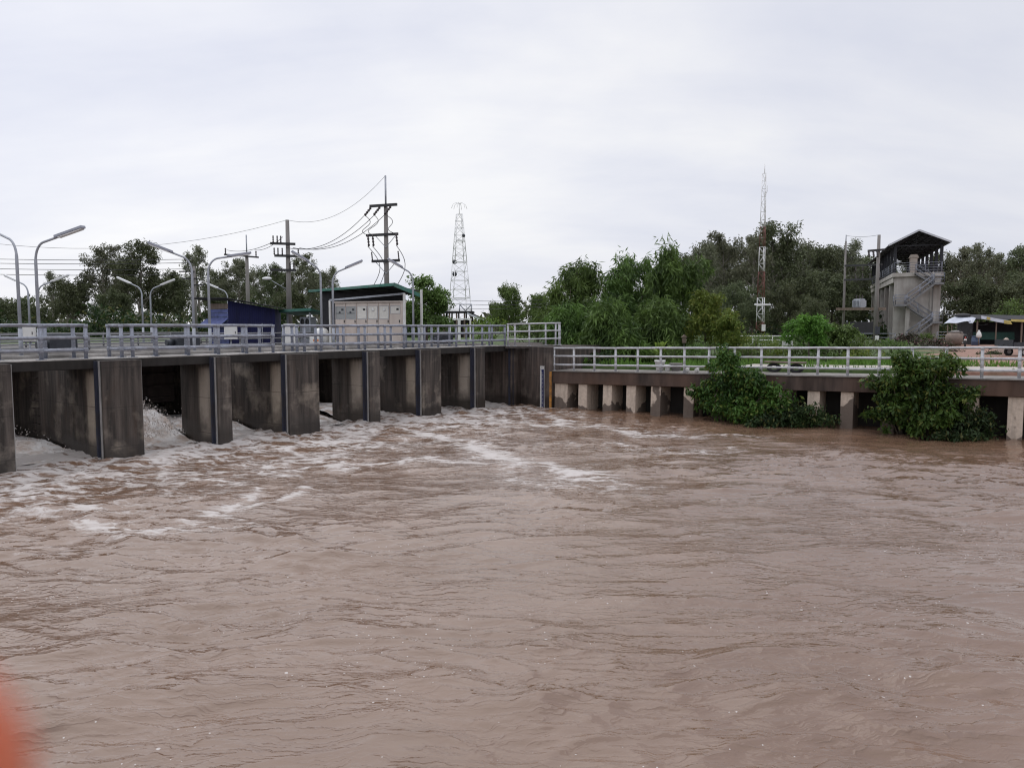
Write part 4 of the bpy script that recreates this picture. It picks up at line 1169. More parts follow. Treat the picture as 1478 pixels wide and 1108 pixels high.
# ------------------------------------------------------------------ lattice masts
def lattice(name_parts, th, z0, z1, w0, w1, n, legs, r_leg, r_br, mat, part='mast_section'):
    b = MB()
    if legs == 4: cs = [(-1, -1), (1, -1), (1, 1), (-1, 1)]
    else: cs = [(0, -1.15), (1, .6), (-1, .6)]
    def P(k, i):
        w_ = (w0 + (w1-w0)*k)/2; c = cs[i % len(cs)]
        return Vector((c[0]*w_, c[1]*w_, z0 + (z1-z0)*k))
    for i in range(len(cs)): b.tube([P(0, i), P(1, i)], r_leg, 5)
    for j in range(n):
        k0, k1 = j/n, (j+1)/n
        for i in range(len(cs)):
            b.tube([P(k1, i), P(k1, i+1)], r_br, 4)
            if (i+j) % 2: b.tube([P(k0, i), P(k1, i+1)], r_br, 4)
            else: b.tube([P(k0, i+1), P(k1, i)], r_br, 4)
    return b.build(part, mat, th)
Yw = 110.0; Pw = Vector((xat(664, Yw), Yw, 2.9)); H = hz(312, Yw) - 2.9
th = thing('lattice_tower', 'white tapering lattice tower with curved aerials on top, left of the green trees', 'radio tower', Pw, R(18))
wz = lambda k: 3.2 + (.75-3.2)*k
for k0, k1, n_ in ((0, .30, 3), (.30, .6, 4), (.6, 1.0, 7)):
    lattice(None, th, H*k0, H*k1, wz(k0), wz(k1), n_, 4, .052, .030, M['mast_white'])
b = MB(); b.tube([(0, 0, H), (0, 0, H+1.6)], .05, 6)
for a in range(6):
    c, s = math.cos(a*1.047), math.sin(a*1.047)
    b.tube([(0, 0, H+1.5), (c*.5, s*.5, H+1.62), (c*.95, s*.95, H+1.35), (c*1.15, s*1.15, H+.8)], .028, 4)
b.build('aerial', M['mast_white'], th)
for z, sx_, r in ((H*.60, -1, .33), (H*.50, -.9, .36), (H*.82, .8, .25)):
    c = MB(); c.ball((sx_*wz(z/H)/2, -.6, z), r, 10, 6, (1, .6, 1)); c.build('dish', M['cabinet_dark'], th)
c = MB()
for z in (H*.3, H*.6, H*.78): c.box(-wz(z/H)/2, wz(z/H)/2, -wz(z/H)/2-.05, -wz(z/H)/2+.05, z-.08, z+.08)
c.build('platform_bars', M['mast_white'], th)
Ym = 58.0; Pm = Vector((xat(1097, Ym), Ym, 2.4))
th = thing('radio_mast', 'slim red and white banded lattice mast rising before the trees', 'radio mast', Pm, R(25))
zs = [480, 465, 430, 393, 358, 330, 255]; 
mw = lambda py: .60 - .32*(480-py)/225
for i, (p0, p1) in enumerate(zip(zs[:-1], zs[1:])):
    z0, z1 = hz(p0, Ym)-2.4, hz(p1, Ym)-2.4
    lattice(None, th, z0, z1, mw(p0), mw(p1), max(2, int((z1-z0)/.55)), 3, .024, .012, M['mast_red' if i % 2 == 0 and i < 5 else 'mast_white'])
b = MB(); z = hz(440, Ym)-2.4; b.box(-1.0, .55, -.45, -.33, z-.06, z+.06); b.build('bracket', M['mast_white'], th, bevel=.01)
b = MB(); b.box(-.2, .05, -.46, -.30, 1.25, 1.75); b.build('junction_box', M['white_paint'], th, bevel=.01)
zt_ = hz(255, Ym)-2.4
for pts_ in ([(0, 0, zt_), (0, 0, zt_+.7)], [(.12, 0, zt_-1.6), (.3, 0, zt_-1.3), (.3, 0, zt_-.9)], [(-.12, 0, zt_-4.4), (-.32, 0, zt_-4.3), (-.34, 0, zt_-4.6)]):
    b = MB(); b.tube(pts_, .026, 5); b.build('antenna', M['mast_white'], th)

# ------------------------------------------------------------------ roofed stair shed by the lattice tower
Ys = 72.0; Ps = Vector((xat(668, Ys), Ys, 2.95))
th = thing('roofed_platform', 'low dark-roofed platform with a sloping pale ramp below the lattice tower', 'platform', Ps, 0)
X = lambda px: xat(px, Ys) - Ps.x
Zp = lambda py: hz(py, Ys) - 2.95
b = MB(); b.box(X(636), X(684), -1.6, 1.6, Zp(452), Zp(449.5)); b.build('roof', M['dark_roof'], th)
for px in (643, 651, 661, 672, 681):
    for y in (-1.4, 1.4):
        c = MB(); c.box(X(px)-.07, X(px)+.07, y-.07, y+.07, 0, Zp(452)-.004); c.build('post', M['wood'], th)
b = MB(); b.box(X(640), X(679), -.9, .9, 0, Zp(462)); b.build('base_wall', M['slab_dark'], th)
b = MB(); b.bar((X(676), -1.0, Zp(452.5)), (X(712), -1.0, Zp(469)), 1.4, .16); b.build('ramp', M['fascia'], th)
b = MB(); b.bar((X(676), .6, Zp(450)), (X(714), .6, Zp(470)), 1.4, .16); b.build('ramp_cover', M['dark_roof'], th)
b = MB()
for p, q in (((665, 440), (682, 440)), ((665, 440), (665, 450)), ((682, 440), (682, 450)), ((665, 440), (673, 449)), ((682, 440), (673, 449))): b.tube([(X(p[0]), -1.2, Zp(p[1])), (X(q[0]), -1.2, Zp(q[1]))], .05, 5)
b.build('roof_frame', M['lamp_steel'], th)
th = thing('pipe_gantry', 'pale steel goalpost frame in front of the sloping ramp', 'gantry', Vector((xat(668, 55), 55, 2.96)), 0)
X5 = lambda px: xat(px, 55) - xat(668, 55)
for px in (650, 662, 664, 679):
    b = MB(); b.box(X5(px)-.05, X5(px)+.05, -.05, .05, 0, hz(461.5, 55)-2.96); b.build('post', M['mast_white'], th)
b = MB(); b.box(X5(646), X5(681), -.06, .06, hz(461.4, 55)-2.96, hz(459.5, 55)-2.96); b.build('crossbeam', M['mast_white'], th)
# ------------------------------------------------------------------ gate tower on the right
T0 = Vector((40.4, 80.0, 2.3)); TA = math.atan2(-.355, .935)
th = thing('gate_tower', 'tall concrete gate tower with an open dark gabled roof and zigzag stairs', 'tower building', T0, TA)
ZD = 7.3; W_, D_ = 4.3, 26.0
tower = th
b = MB(); b.box(0, W_, 0, .35, -.5, ZD-.42); b.build('front_wall', M['tower_conc'], th, bevel=.02)
b = MB(); b.box(3.35, W_+.02, -.16, -.002, -.5, ZD-.9); b.build('pilaster', M['tower_conc'], th, bevel=.02)
b = MB(); b.box(1.05, 1.45, -.9, -.5, -.5, 4.0); b.build('stair_column', M['tower_conc'], th, bevel=.02)
for y in (4.2, 8.9, 13.4, 18.2, 22.4, 25.5):
    b = MB(); b.box(-.02, W_, y, y+.5, -.5, ZD-1.0); b.build('buttress', M['tower_conc'], th, bevel=.02)
b = MB(); b.box(.9, W_-.9, .36, D_-.4, -.5, ZD-1.0); b.build('side_wall', M['tower_conc'], th)
b = MB(); b.box(-.12, .3, .36, D_, ZD-.998, ZD-.42); b.box(W_-.3, W_+.12, .36, D_, ZD-.998, ZD-.42); b.build('edge_beam', M['tower_light'], th, bevel=.02)
b = MB(); b.box(-.2, W_+.2, -.25, D_+.2, ZD-.418, ZD); b.build('deck_slab', M['tower_light'], th, bevel=.02)
for y in [.15 + 3.2*i for i in range(9)]:
    for x in (0, W_):
        zt_ = 10.1 - (.0)
        b = MB(); b.box(x-.14, x+.14, y-.14, y+.14, ZD, 10.15); b.build('roof_post', M['tower_dark'], th)
ZE, ZR = 10.15, 11.45
def slab(b, p0, p1, y0, y1, th_):
    vs = []
    for y in (y0, y1):
        for (x, z) in (p0, p1): vs += [(x, y, z), (x, y, z+th_)]
    b.add(vs, [(0, 2, 3, 1), (4, 5, 7, 6), (0, 1, 5, 4), (2, 6, 7, 3), (0, 4, 6, 2), (1, 3, 7, 5)])
b = MB(); slab(b, (-.85, ZE-.12), (1.9, ZR), -1.7, D_+1, .07); slab(b, (1.902, ZR), (4.85, ZE-.0), -1.7, D_+1, .07); ro = b.build('roof', M['tower_dark'], th)
b = MB(); b.bar((-.87, -1.73, ZE-.09), (1.9, -1.73, ZR+.05), .05, .17); b.bar((1.91, -1.73, ZR+.05), (4.87, -1.73, ZE+.03), .05, .17); b.build('fascia', M['fascia'], ro)
b = MB()
for y in [.15 + 3.2*i for i in range(9)]:
    b.bar((-.1, y, ZE-.02), (W_+.1, y, ZE-.02), .1, .14); b.bar((0, y, ZE), (1.9, y, ZR-.1), .08, .1); b.bar((W_, y, ZE), (1.9, y, ZR-.1), .08, .1); b.bar((1.9, y, ZE), (1.9, y, ZR-.1), .07, .07)
b.build('truss', M['tower_dark'], ro)
b = MB()
for k in range(1, 6):
    for sx_ in (-1, 1):
        x = 1.9 + sx_*k*.52; z = ZR - k*.52*(ZR-ZE)/2.75 - .09; b.bar((x, -1.5, z), (x, D_+.8, z), .06, .08)
b.build('purlin', M['tower_dark'], ro)
def handrail(b, pts, h=1.0, n=3, posts=True, r=.03, gap=1.3):
    pts = [Vector(p) for p in pts]
    for k in range(1, n+1): b.tube([p + Vector((0, 0, h*k/n)) for p in pts], r, 5)
    for a, c in zip(pts[:-1], pts[1:]):
        m = max(1, int((c-a).length/gap))
        for i in range(m+1):
            q = a.lerp(c, i/m); b.tube([q, q + Vector((0, 0, h))], r*1.1, 5)
b = MB(); handrail(b, [(W_, -.12, ZD), (-.08, -.12, ZD), (-.08, D_, ZD)], 1.05, 4); b.build('deck_railing', M['rail_blue'], th)
b = MB(); handrail(b, [(W_+.08, 0, ZD), (W_+.08, D_, ZD)], 1.05, 4); b.build('deck_railing', M['rail_blue'], th)
# zigzag stairs in front
st = MB(); hr = MB()
def flight(x0, z0, x1, z1, y0, y1):
    x0 *= .87; x1 *= .87
    n_ = 11
    for i in range(n_):
        k = (i+.5)/n_; x = x0 + (x1-x0)*k; z = z0 + (z1-z0)*k
        st.box(x-.16, x+.16, y0, y1, z-.03, z+.01)
    for y in (y0, y1): st.bar((x0, y, z0-.06), (x1, y, z1-.06), .05, .17)
    for y in (y0, y1): handrail(hr, [(x0, y, z0), (x1, y, z1)], .95, 2, r=.03)
def landing(x0, x1, z, y0, y1, open_side):
    x0 *= .87; x1 *= .87
    st.box(x0, x1, y0, y1, z-.22, z)
    pts = [(x0, y1, z), (x0, y0, z), (x1, y0, z), (x1, y1, z)]
    handrail(hr, pts[0:2] + pts[2:3] if open_side == 'r' else pts[1:] , .95, 3)
flight(2.15, ZD-.1, 3.9, 6.15, -1.05, -.28)
landing(3.9, 4.95, 6.15, -2.1, -.2, 'l')
flight(1.15, 4.0, 3.95, 6.05, -2.05, -1.25)
landing(-.05, 1.15, 4.0, -2.1, -.2, 'r')
flight(1.15, 3.95, 4.0, 2.2, -1.05, -.28)
landing(3.9, 4.95, 2.2, -2.1, -.2, 'l')
flight(1.3, .2, 3.95, 2.1, -2.05, -1.25)
sto = st.build('staircase', M['stair'], th); hr.build('handrail', M['rail_blue'], sto)
b = MB(); b.tube([(W_-.7, -.2, ZD-.5), (W_-.7, -.2, 0)], .05, 6); b.build('drain_pipe', M['pole_conc'], th)
b = MB(); b.box(2.15, 2.75, -.18, -.02, ZD-.62, ZD-.40); b.build('bracket', M['tower_conc'], th)
# hoists standing on the deck
Rt = Matrix.Rotation(TA, 3, 'Z')
for i, (x, y, h, lab) in enumerate(((1.9, 1.6, 2.0, 'cream hoist cabinet at the front of the tower deck'), (2.9, 6.0, 1.3, 'dark hoist motor farther back on the tower deck'))):
    p = T0 + Rt @ Vector((x, y, ZD))
    t2 = thing('tower_hoist', lab, 'hoist', p, TA, 'hoists on the tower deck')
    mt = M['cream_paint'] if i == 0 else M['cabinet_dark']
    b = MB(); b.box(-.35, .35, -.3, .3, 0, h*.82) if i == 0 else b.box(-.9, .9, -.5, .5, 0, h*.7); b.build('casing', mt, t2, bevel=.03)
    b = MB(); b.prism([(-.5, h*.82), (.5, h*.82), (.3, h), (-.3, h)], -.42, .42, lambda a, z, d: Vector((a, d, z))) if i == 0 else b.tube([(-.8, 0, h*.8), (.8, 0, h*.8)], .3, 12)
    b.build('cover', mt, t2)
# ------------------------------------------------------------------ transformer frame
Yh = 58.0; gl = 2.4
PL = Vector((xat(1215.5, Yh+3), Yh+3, gl)); PR = Vector((xat(1262.5, Yh), Yh, gl))
th = thing('transformer_stand', 'two pole concrete frame carrying a transformer platform beside the tower', 'pole frame', PR, 0)
d = PL - PR
for q, py, Y, r in ((Vector((0, 0, 0)), 341, Yh, .18), (d, 350, Yh+3, .11)):
    b = MB(); b.tube([q, q + Vector((0, 0, hz(py, Y)-gl))], [r, r*.62], 10); b.build('pole', M['pole_conc'], th)
b = MB(); b.tube([d + Vector((0, 0, hz(352, Yh+3)-gl)), d + Vector((0, 0, hz(341, Yh+3)-gl))], .04, 6); b.build('lightning_rod', M['lamp_steel'], th)
for py in (383, 403):
    z = hz(py, Yh)-gl; z2 = hz(py+2, Yh+3)-gl
    b = MB(); b.bar(Vector((.2, -.2, z)), d + Vector((-.1, -.2, z2)), .12, .15); bo = b.build('crossarm', M['black'], th)
    c = MB(); [insul(c, Vector((.2, -.2, z)).lerp(d + Vector((-.1, -.2, z2)), k), (0, 0, -1 if py == 383 else 1), .45, .06) for k in (.3, .5, .7)]; c.build('insulators', M['insulator'], bo)
z = hz(364, Yh)-gl
b = MB(); b.bar((-.9, -.2, z), (.35, -.2, z+.1), .14, .16); bo = b.build('crossarm', M['black'], th)
c = MB(); [insul(c, (x, -.2, z), (0, -.3, -1), .5, .09) for x in (-.85, -.5, -.2)]; c.build('insulators', M['insulator'], bo)
zp_ = hz(446, Yh)-gl
b = MB(); b.bar(Vector((.5, -.25, zp_)), d + Vector((-.6, -.25, zp_+.05)), .5, .2); b.bar(Vector((.3, .25, zp_)), d + Vector((-.4, .25, zp_+.05)), .3, .18); b.build('platform', M['wood'], th)
b = MB(); b.box(-.16, .16, -.36, -.20, 1.0, 1.6); b.build('meter_box', M['cabinet_dark'], th)
b = MB(); b.box(-.12, .12, -.34, -.20, .55, .9); b.build('meter_box', M['white_paint'], th)
pt = PR + d*.52 + Vector((0, 0, zp_+.11))
th = thing('transformer', 'pale grey transformer on the platform between two poles', 'transformer', pt, math.atan2(d.y, d.x))
b = MB(); b.box(-.38, .38, -.25, .25, 0, .7); b.build('tank', M['lamp_steel'], th, bevel=.05)
b = MB()
for k in range(6): b.box(-.36+k*.13, -.31+k*.13, -.36, .36, .08, .6)
b.build('cooling_fins', M['lamp_steel'], th)
for x in (-.28, 0, .28):
    b = MB(); insul(b, (x, 0, .70), (0, 0, 1), .3, .05); b.build('bushing', M['insulator'], th)
cable('thin wire between the tops of the transformer poles', PR + Vector((0, 0, hz(341, Yh)-gl)), PL + Vector((0, 0, hz(342, Yh+3)-gl)), .12, .012)
cable('drooping cable from the tower landing to the shack roof', T0 + Rt @ Vector((4.6, -2.1, 3.0)), at(1425, 468, 61), .5, .03)
# dark screen and rail at the tower's foot
Yd = 66.0
th = thing('screen_fence', 'black cloth screen fence left of the gate tower', 'fence', Vector((xat(1242, Yd), Yd, 2.4)), R(-8))
b = MB(); b.box(-1.25, 1.25, -.03, .03, .9, 2.0); b.build('screen', M['black'], th)
for x in (-1.2, 0, 1.2):
    c = MB(); c.tube([(x, .06, 0), (x, .06, 2.1)], .035, 6); c.build('post', M['lamp_steel'], th)
th = thing('yard_railing', 'low grey railing at the foot of the gate tower', 'railing', Vector((xat(1230, 63), 63, 2.4)), R(-5))
b = MB(); handrail(b, [(0, 0, 0), (3.4, 0, 0)], 1.0, 3); b.build('rails', M['rail_blue'], th)
th = thing('yard_railing', 'grey railing behind the motorcycle under the awning', 'railing', Vector((xat(1358, 68), 68, 2.45)), R(-5))
b = MB(); handrail(b, [(-.4, 0, 0), (3.0, 0, 0)], 1.05, 4); b.build('rails', M['rail_blue'], th)

# ------------------------------------------------------------------ shack with tarpaulin awning
Yk = 62.0; gk = 2.48
K0 = Vector((xat(1404, Yk), Yk, gk))
th = thing('market_shack', 'dark open shack with banners along its roof edge and a green net wall', 'shack', K0, R(-4))
XX = lambda px: xat(px, Yk) - K0.x
ZZ = lambda py: hz(py, Yk) - gk
b = MB(); b.box(0.1, 7.5, 2.6, 2.7, 0, 1.9); b.box(-.03, .05, .2, 2.6, 0, 1.9); b.build('wall', M['dark_roof'], th)
b = MB(); b.add([(.0, -.4, ZZ(461)), (7.8, -.4, ZZ(463)), (7.8, 3.1, ZZ(456)), (-.9, 3.1, ZZ(453.5)), (.0, -.4, ZZ(460.2)), (7.8, -.4, ZZ(462)), (7.8, 3.1, ZZ(455)), (-.9, 3.1, ZZ(452.5))],
      [(0, 1, 2, 3), (7, 6, 5, 4), (0, 4, 5, 1), (1, 5, 6, 2), (2, 6, 7, 3), (3, 7, 4, 0)]); b.build('roof', M['dark_roof'], th)
for px, w2 in ((1406, .05), (1432, .04), (1467, .06)):
    c = MB(); c.box(XX(px)-w2, XX(px)+w2, -.3, -.22, 0, ZZ(463)); c.build('post', M['wood'], th)
b = MB(); b.add([(.25, .9, .42), (XX(1470), .9, .42), (XX(1470), 1.0, 1.05), (.25, 1.0, 1.05), (.25, .94, .42), (XX(1470), .94, .42), (XX(1470), 1.04, 1.05), (.25, 1.04, 1.05)],
      [(0, 3, 2, 1), (4, 5, 6, 7), (0, 1, 5, 4), (3, 7, 6, 2), (0, 4, 7, 3), (1, 2, 6, 5)]); b.build('net_wall', M['net_green'], th)
def cloth(b, quad, nx=10, ny=4, amp=.05, seed=0, thick=.012):
    q = [Vector(p) for p in quad]; vs = []; fs = []
    for j in range(ny+1):
        for i in range(nx+1):
            u, v = i/nx, j/ny
            p = q[0].lerp(q[1], u).lerp(q[3].lerp(q[2], u), v)
            p = p + Vector((0, 0, amp*math.sin(u*9+seed+v*3)*math.sin(v*3.1+.4)))
            vs.append(p)
    for j in range(ny):
        for i in range(nx): fs.append((j*(nx+1)+i, j*(nx+1)+i+1, (j+1)*(nx+1)+i+1, (j+1)*(nx+1)+i))
    n0 = len(vs); vs2 = [v - Vector((0, 0, thick)) for v in vs]
    b.add(vs + vs2, fs + [tuple(n0+i for i in reversed(f)) for f in fs], True)
b = MB(); cloth(b, [(XX(1409), -.5, ZZ(460.2)), (XX(1450), -.5, ZZ(468)), (XX(1450), -.45, ZZ(463.2)), (XX(1409), -.45, ZZ(455.8))], 14, 3, .03); b.build('banner', M['tarp_white'], th)
b = MB(); cloth(b, [(XX(1440), -.56, ZZ(467)), (XX(1451), -.56, ZZ(468)), (XX(1449), -.5, ZZ(463)), (XX(1440), -.5, ZZ(462))], 6, 3, .03); b.build('banner', M['tarp_yellow'], th)
b = MB(); cloth(b, [(XX(1416), -.56, ZZ(460.8)), (XX(1421), -.56, ZZ(461.8)), (XX(1421), -.52, ZZ(458.3)), (XX(1416), -.52, ZZ(457.3))], 6, 3, .02); b.build('banner', M['tarp_yellow'], th)
b = MB(); cloth(b, [(XX(1450), -.5, ZZ(464)), (8, -.5, ZZ(467)), (8, -.45, ZZ(462)), (XX(1450), -.45, ZZ(461))], 12, 3, .03, 2); b.build('banner', M['tarp_yellow'], th)
b = MB(); b.box(XX(1472), XX(1490), -.28, -.2, 1.0, 1.65); b.build('red_board', M['red_paint'], th)
b = MB(); b.box(XX(1471), XX(1490), -.3, -.22, 0, .95); b.build('counter', M['pole_conc'], th)
aw = thing('awning', 'torn bluish white tarpaulin awning sloping left from the shack', 'awning', Vector((xat(1380, 61), 61, gk)), 0)
XA = lambda px: xat(px, 61) - xat(1380, 61)
ZA = lambda py: hz(py, 61) - gk
b = MB(); cloth(b, [(XA(1358), -.2, ZA(467.3)), (XA(1388), -.7, ZA(464)), (XA(1408), .3, ZA(458.6)), (XA(1391), 1.2, ZA(455.2))], 12, 8, .10); b.build('tarpaulin', M['tarp_white'], aw)
b = MB(); cloth(b, [(XA(1388), -.75, ZA(466)), (XA(1393), -.75, ZA(466.4)), (XA(1409), .25, ZA(459)), (XA(1398), .3, ZA(459.2))], 8, 6, .05, 1); b.build('torn_flap', M['tarp_white'], aw)
for px, y, py in ((1364, -.2, 467.5), (1372, 0, 465)):
    c = MB(); c.tube([(XA(px), y, 0), (XA(px), y, ZA(py)-.05)], .04, 6); c.build('post', M['wood'], aw)
b = MB(); b.ball((XA(1397), .9, ZA(455)), .5, 10, 6, (1.3, .8, .35)); b.build('black_sheet', M['black'], aw)
# things in the yard
p = Vector((xat(1378, 59), 59, 2.47))
th = thing('water_jar', 'big brown earthenware jar with a pale lid under the awning', 'jar', p)
b = MB(); b.lathe([(.30, 0), (.62, .25), (.74, .6), (.66, .9), (.48, 1.02), (.44, 1.06)], seg=20); b.build('body', M['terracotta'], th)
b = MB(); b.lathe([(.47, 1.062), (.50, 1.1), (.25, 1.2), (0, 1.24)], seg=20); b.build('lid', M['pole_conc'], th)
p = Vector((xat(1407, 60), 60, 2.47))
th = thing('barrel', 'blue plastic barrel at the corner of the shack', 'barrel', p)
b = MB(); b.lathe([(.25, 0), (.29, .06), (.30, .28), (.32, .32), (.30, .36), (.29, .62), (.27, .68), (.27, .70), (.235, .70), (.235, .62), (0, .60)], seg=18); b.build('drum', M['plastic_blue'], th)
b = MB(); b.lathe([(.28, .701), (.29, .72), (.29, .76), (0, .78)], seg=18); b.build('lid', M['plastic_blue'], th)
p = Vector((xat(1411.5, 59.5), 59.5, 2.47))
th = thing('sack_stake', 'pale sack hung on a short stake beside the blue barrel', 'sack', p)
b = MB(); b.tube([(0, 0, 0), (0, 0, .85)], .035, 6); b.build('stake', M['wood'], th)
b = MB(); b.lathe([(.05, .62), (.17, .66), (.2, .8), (.15, 1.02), (.06, 1.18), (.08, 1.24)], (0, 0, 0), 12); b.build('sack', M['white_paint'], th)

# motorcycle
p = Vector((xat(1392, 56), 56, 2.45))
th = thing('motorcycle', 'dark motorcycle parked end-on by the brown jar', 'motorcycle', p, R(60))
def torus(b, c, R_, r, axis='y', seg=22, k=8):
    vs = []; fs = []
    for i in range(seg):
        a = 2*math.pi*i/seg
        for j in range(k):
            q = 2*math.pi*j/k; rr = R_ + r*math.cos(q)
            x, z, y = rr*math.cos(a), rr*math.sin(a), r*math.sin(q)
            vs.append(Vector(c) + Vector((x, y, z)))
    for i in range(seg):
        for j in range(k): fs.append((i*k+j, i*k+(j+1) % k, ((i+1) % seg)*k+(j+1) % k, ((i+1) % seg)*k+j))
    b.add(vs, fs, True)
for x in (-.62, .62):
    b = MB(); torus(b, (x, 0, .29), .235, .055); b.tube([(x, -.04, .29), (x, .04, .29)], .05, 10); wo_ = b.build('wheel', M['rubber'], th)
    c = MB(); [c.tube([(x, 0, .29), (x+.2*math.cos(a), 0, .29+.2*math.sin(a))], .008, 4) for a in [k*.524 for k in range(12)]]; c.build('spokes', M['pale_steel'], wo_)
b = MB(); b.tube([(-.5, 0, .62), (-.2, 0, .70), (.15, 0, .62), (.42, 0, .78), (.50, 0, .95)], [.14, .17, .12, .14, .09], 10); b.tube([(0, 0, .6), (-.05, 0, .32), (.1, 0, .3)], [.1, .14, .12], 10); b.build('body', M['black'], th)
b = MB(); b.tube([(-.62, 0, .80), (-.3, 0, .83), (.02, 0, .78)], [.1, .14, .1], 10); b.build('seat', M['rubber'], th)
for s in (-.07, .07):
    b = MB(); b.tube([(.62, s, .29), (.46, s, .92)], .025, 6); b.build('fork', M['pale_steel'], th)
b = MB(); b.tube([(.36, -.36, 1.02), (.46, -.15, 1.0), (.47, .15, 1.0), (.36, .36, 1.02)], .018, 6); ho = b.build('handlebar', M['black'], th)
for s in (-.3, .3):
    c = MB(); c.tube([(.42, s, 1.01), (.42, s*1.1, 1.2)], .01, 5); c.ball((.42, s*1.1, 1.22), .06, 8, 5, (.4, 1.2, .8)); c.build('mirror', M['black'], ho)
b = MB(); b.ball((.56, 0, .9), .1, 10, 6); b.build('headlight', M['glass'], th)
b = MB(); b.box(-.84, -.80, -.09, .09, .52, .64); b.build('number_plate', M['white_paint'], th)
b = MB(); b.ball((-.76, 0, .72), .06, 8, 5); b.build('tail_light', M['red_paint'], th)
b = MB(); b.tube([(0, .12, .3), (-.75, .16, .36)], [.03, .05], 8); b.build('exhaust', M['pale_steel'], th)

# farm trailer at the right edge
p = Vector((xat(1477, 44), 44.0, 2.25))
th = thing('farm_trailer', 'grey flatbed farm trailer on rubber wheels at the right picture edge', 'trailer', p, R(3))
b = MB(); b.box(-1.2, 2.6, -.75, .75, .62, .78); b.build('bed', M['lamp_steel'], th, bevel=.02)
b = MB(); b.box(-1.24, -1.2, -.75, .75, .60, .98); b.box(-1.2, 2.6, -.79, -.75, .60, .84); b.build('side_board', M['cabinet_dark'], th)
for x in (-.45, 1.9):
    for y in (-.62, .62):
        b = MB(); torus(b, (x, y, .27), .19, .085); w_ = b.build('wheel', M['rubber'], th)
        c = MB(); c.tube([(x, y-.06, .27), (x, y+.06, .27)], .13, 12); c.build('rim', M['pale_steel'], w_)
b = MB(); b.tube([(-1.2, 0, .66), (-2.1, 0, .42)], .04, 6); b.build('drawbar', M['cabinet_dark'], th)
p = Vector((xat(1451, 47), 47, 2.3))
b = MB(); vs = []; fs = []
for i in range(9):
    for k in range(16):
        a = 2*math.pi*k/16; rr = math.cos(i/8*1.5)
        vs.append(p + Vector((.48*rr*math.cos(a)*(1+.12*math.sin(3*a)), .4*rr*math.sin(a), .95*math.sin(i/8*1.5)*(1+.08*math.sin(2*a)))))
for i in range(8):
    for k in range(16): fs.append((i*16+k, i*16+(k+1) % 16, (i+1)*16+(k+1) % 16, (i+1)*16+k))
b.add(vs, fs, True); tag(b.build('covered_heap', M['beige_cloth']), 'pinkish beige cloth-covered heap in front of the trailer', 'covered heap')

# ------------------------------------------------------------------ promenade furniture
def bench(label, wv, L):
    p = PW(wv, 1.7, zp(wv)+.03)
    th = thing('bench', label, 'bench', p, math.atan2(D.y, D.x), 'dark benches on the promenade')
    b = MB(); b.box(-L/2, L/2, -.22, .22, .40, .47); b.build('seat', M['wood'], th, bevel=.015)
    for s in (-1, 1):
        c = MB(); torus(c, (0, 0, 0), .17, .07, seg=20); c.v = [(s*L*.27 + v[0]*1.35, v[1]*1.6, max(.0, v[2]*.85+.19)) for v in c.v]; c.build('tyre_leg', M['rubber'], th)
bench('dark low bench on tyres right of the first bush', 10.6, 1.7)
def planter(label, wv, n, h, r, mat, group='pots along the promenade'):
    p = PW(wv, n, zp(wv)+.03)
    th = thing('plant_pot', label, 'pot', p, 0, group)
    b = MB(); b.lathe([(r*.62, 0), (r*.7, .03), (r, h*.8), (r*1.08, h*.82), (r*1.08, h), (r*.9, h), (r*.88, h*.9), (0, h*.88)], seg=16); b.build('pot', mat, th)
    c = MB(); c.lathe([(0, h*.881), (r*.87, h*.89)], seg=12); 
    c = MB(); c.ball((0, 0, h*.86), r*.86, 10, 5, (1, 1, .08)); c.build('soil', M['slab_dark'], th)
    return p
planter('white urn under the broad yellow-green plant', 5.0, 1.4, .50, .24, M['white_paint'])
planter('pale round pot right of the white urn', 5.75, 1.5, .36, .28, M['pole_conc'])
planter('small white pot just right of the white urn', 5.42, 1.3, .3, .15, M['white_paint'])
for wv, lab in ((6.75, 'small white stone on the promenade edge, left one of two'), (7.2, 'small white stone on the promenade edge next to the bush')):
    p = PW(wv, .3, zp(wv)+.03)
    b = MB(); b.ball(p + Vector((0, 0, .10)), .11, 10, 6, (1.0, .8, 1.0)); b.ball(p + Vector((.06, .03, .19)), .06, 8, 5)
    tag(b.build('white_stone', M['white_paint']), lab, 'stone', 'white stones on the promenade')
# garden signboard, lantern box and fence rails
p = Vector((xat(1136, 44), 44, 2.1))
th = thing('signboard', 'small white garden signboard on two thin posts behind the bright green tree', 'sign', p, R(5))
for x in (-.27, .27):
    b = MB(); b.tube([(x, 0, 0), (x, 0, 1.05)], .025, 6); b.build('post', M['white_paint'], th)
b = MB(); b.box(-.33, .33, -.035, -.005, .78, 1.02); b.build('board', M['white_paint'], th, bevel=.008)
p = Vector((xat(987, 41), 41, 2.05))
th = thing('post_lantern', 'dark reddish lantern box on a thin post in the garden', 'lantern', p)
b = MB(); b.tube([(0, 0, 0), (0, 0, 1.05)], .028, 6); b.build('post', M['black'], th)
b = MB(); b.box(-.1, .1, -.1, .1, 1.05, 1.36); lo = b.build('box', M['wood'], th, bevel=.01)
b = MB(); b.prism([(-.15, 1.361), (.15, 1.361), (0, 1.50)], -.15, .15, lambda a, z, d: Vector((a, d, z))); b.build('roof', M['wood'], th)
p = Vector((xat(1058, 56), 56, 2.35))
th = thing('garden_railing', 'thin rusty white railing in the grass in front of the banded mast', 'railing', p, R(-3))
b = MB(); handrail(b, [(0, 0, 0), (4.3, 0, 0)], .95, 3, r=.028); b.build('rails', M['mast_white'], th)
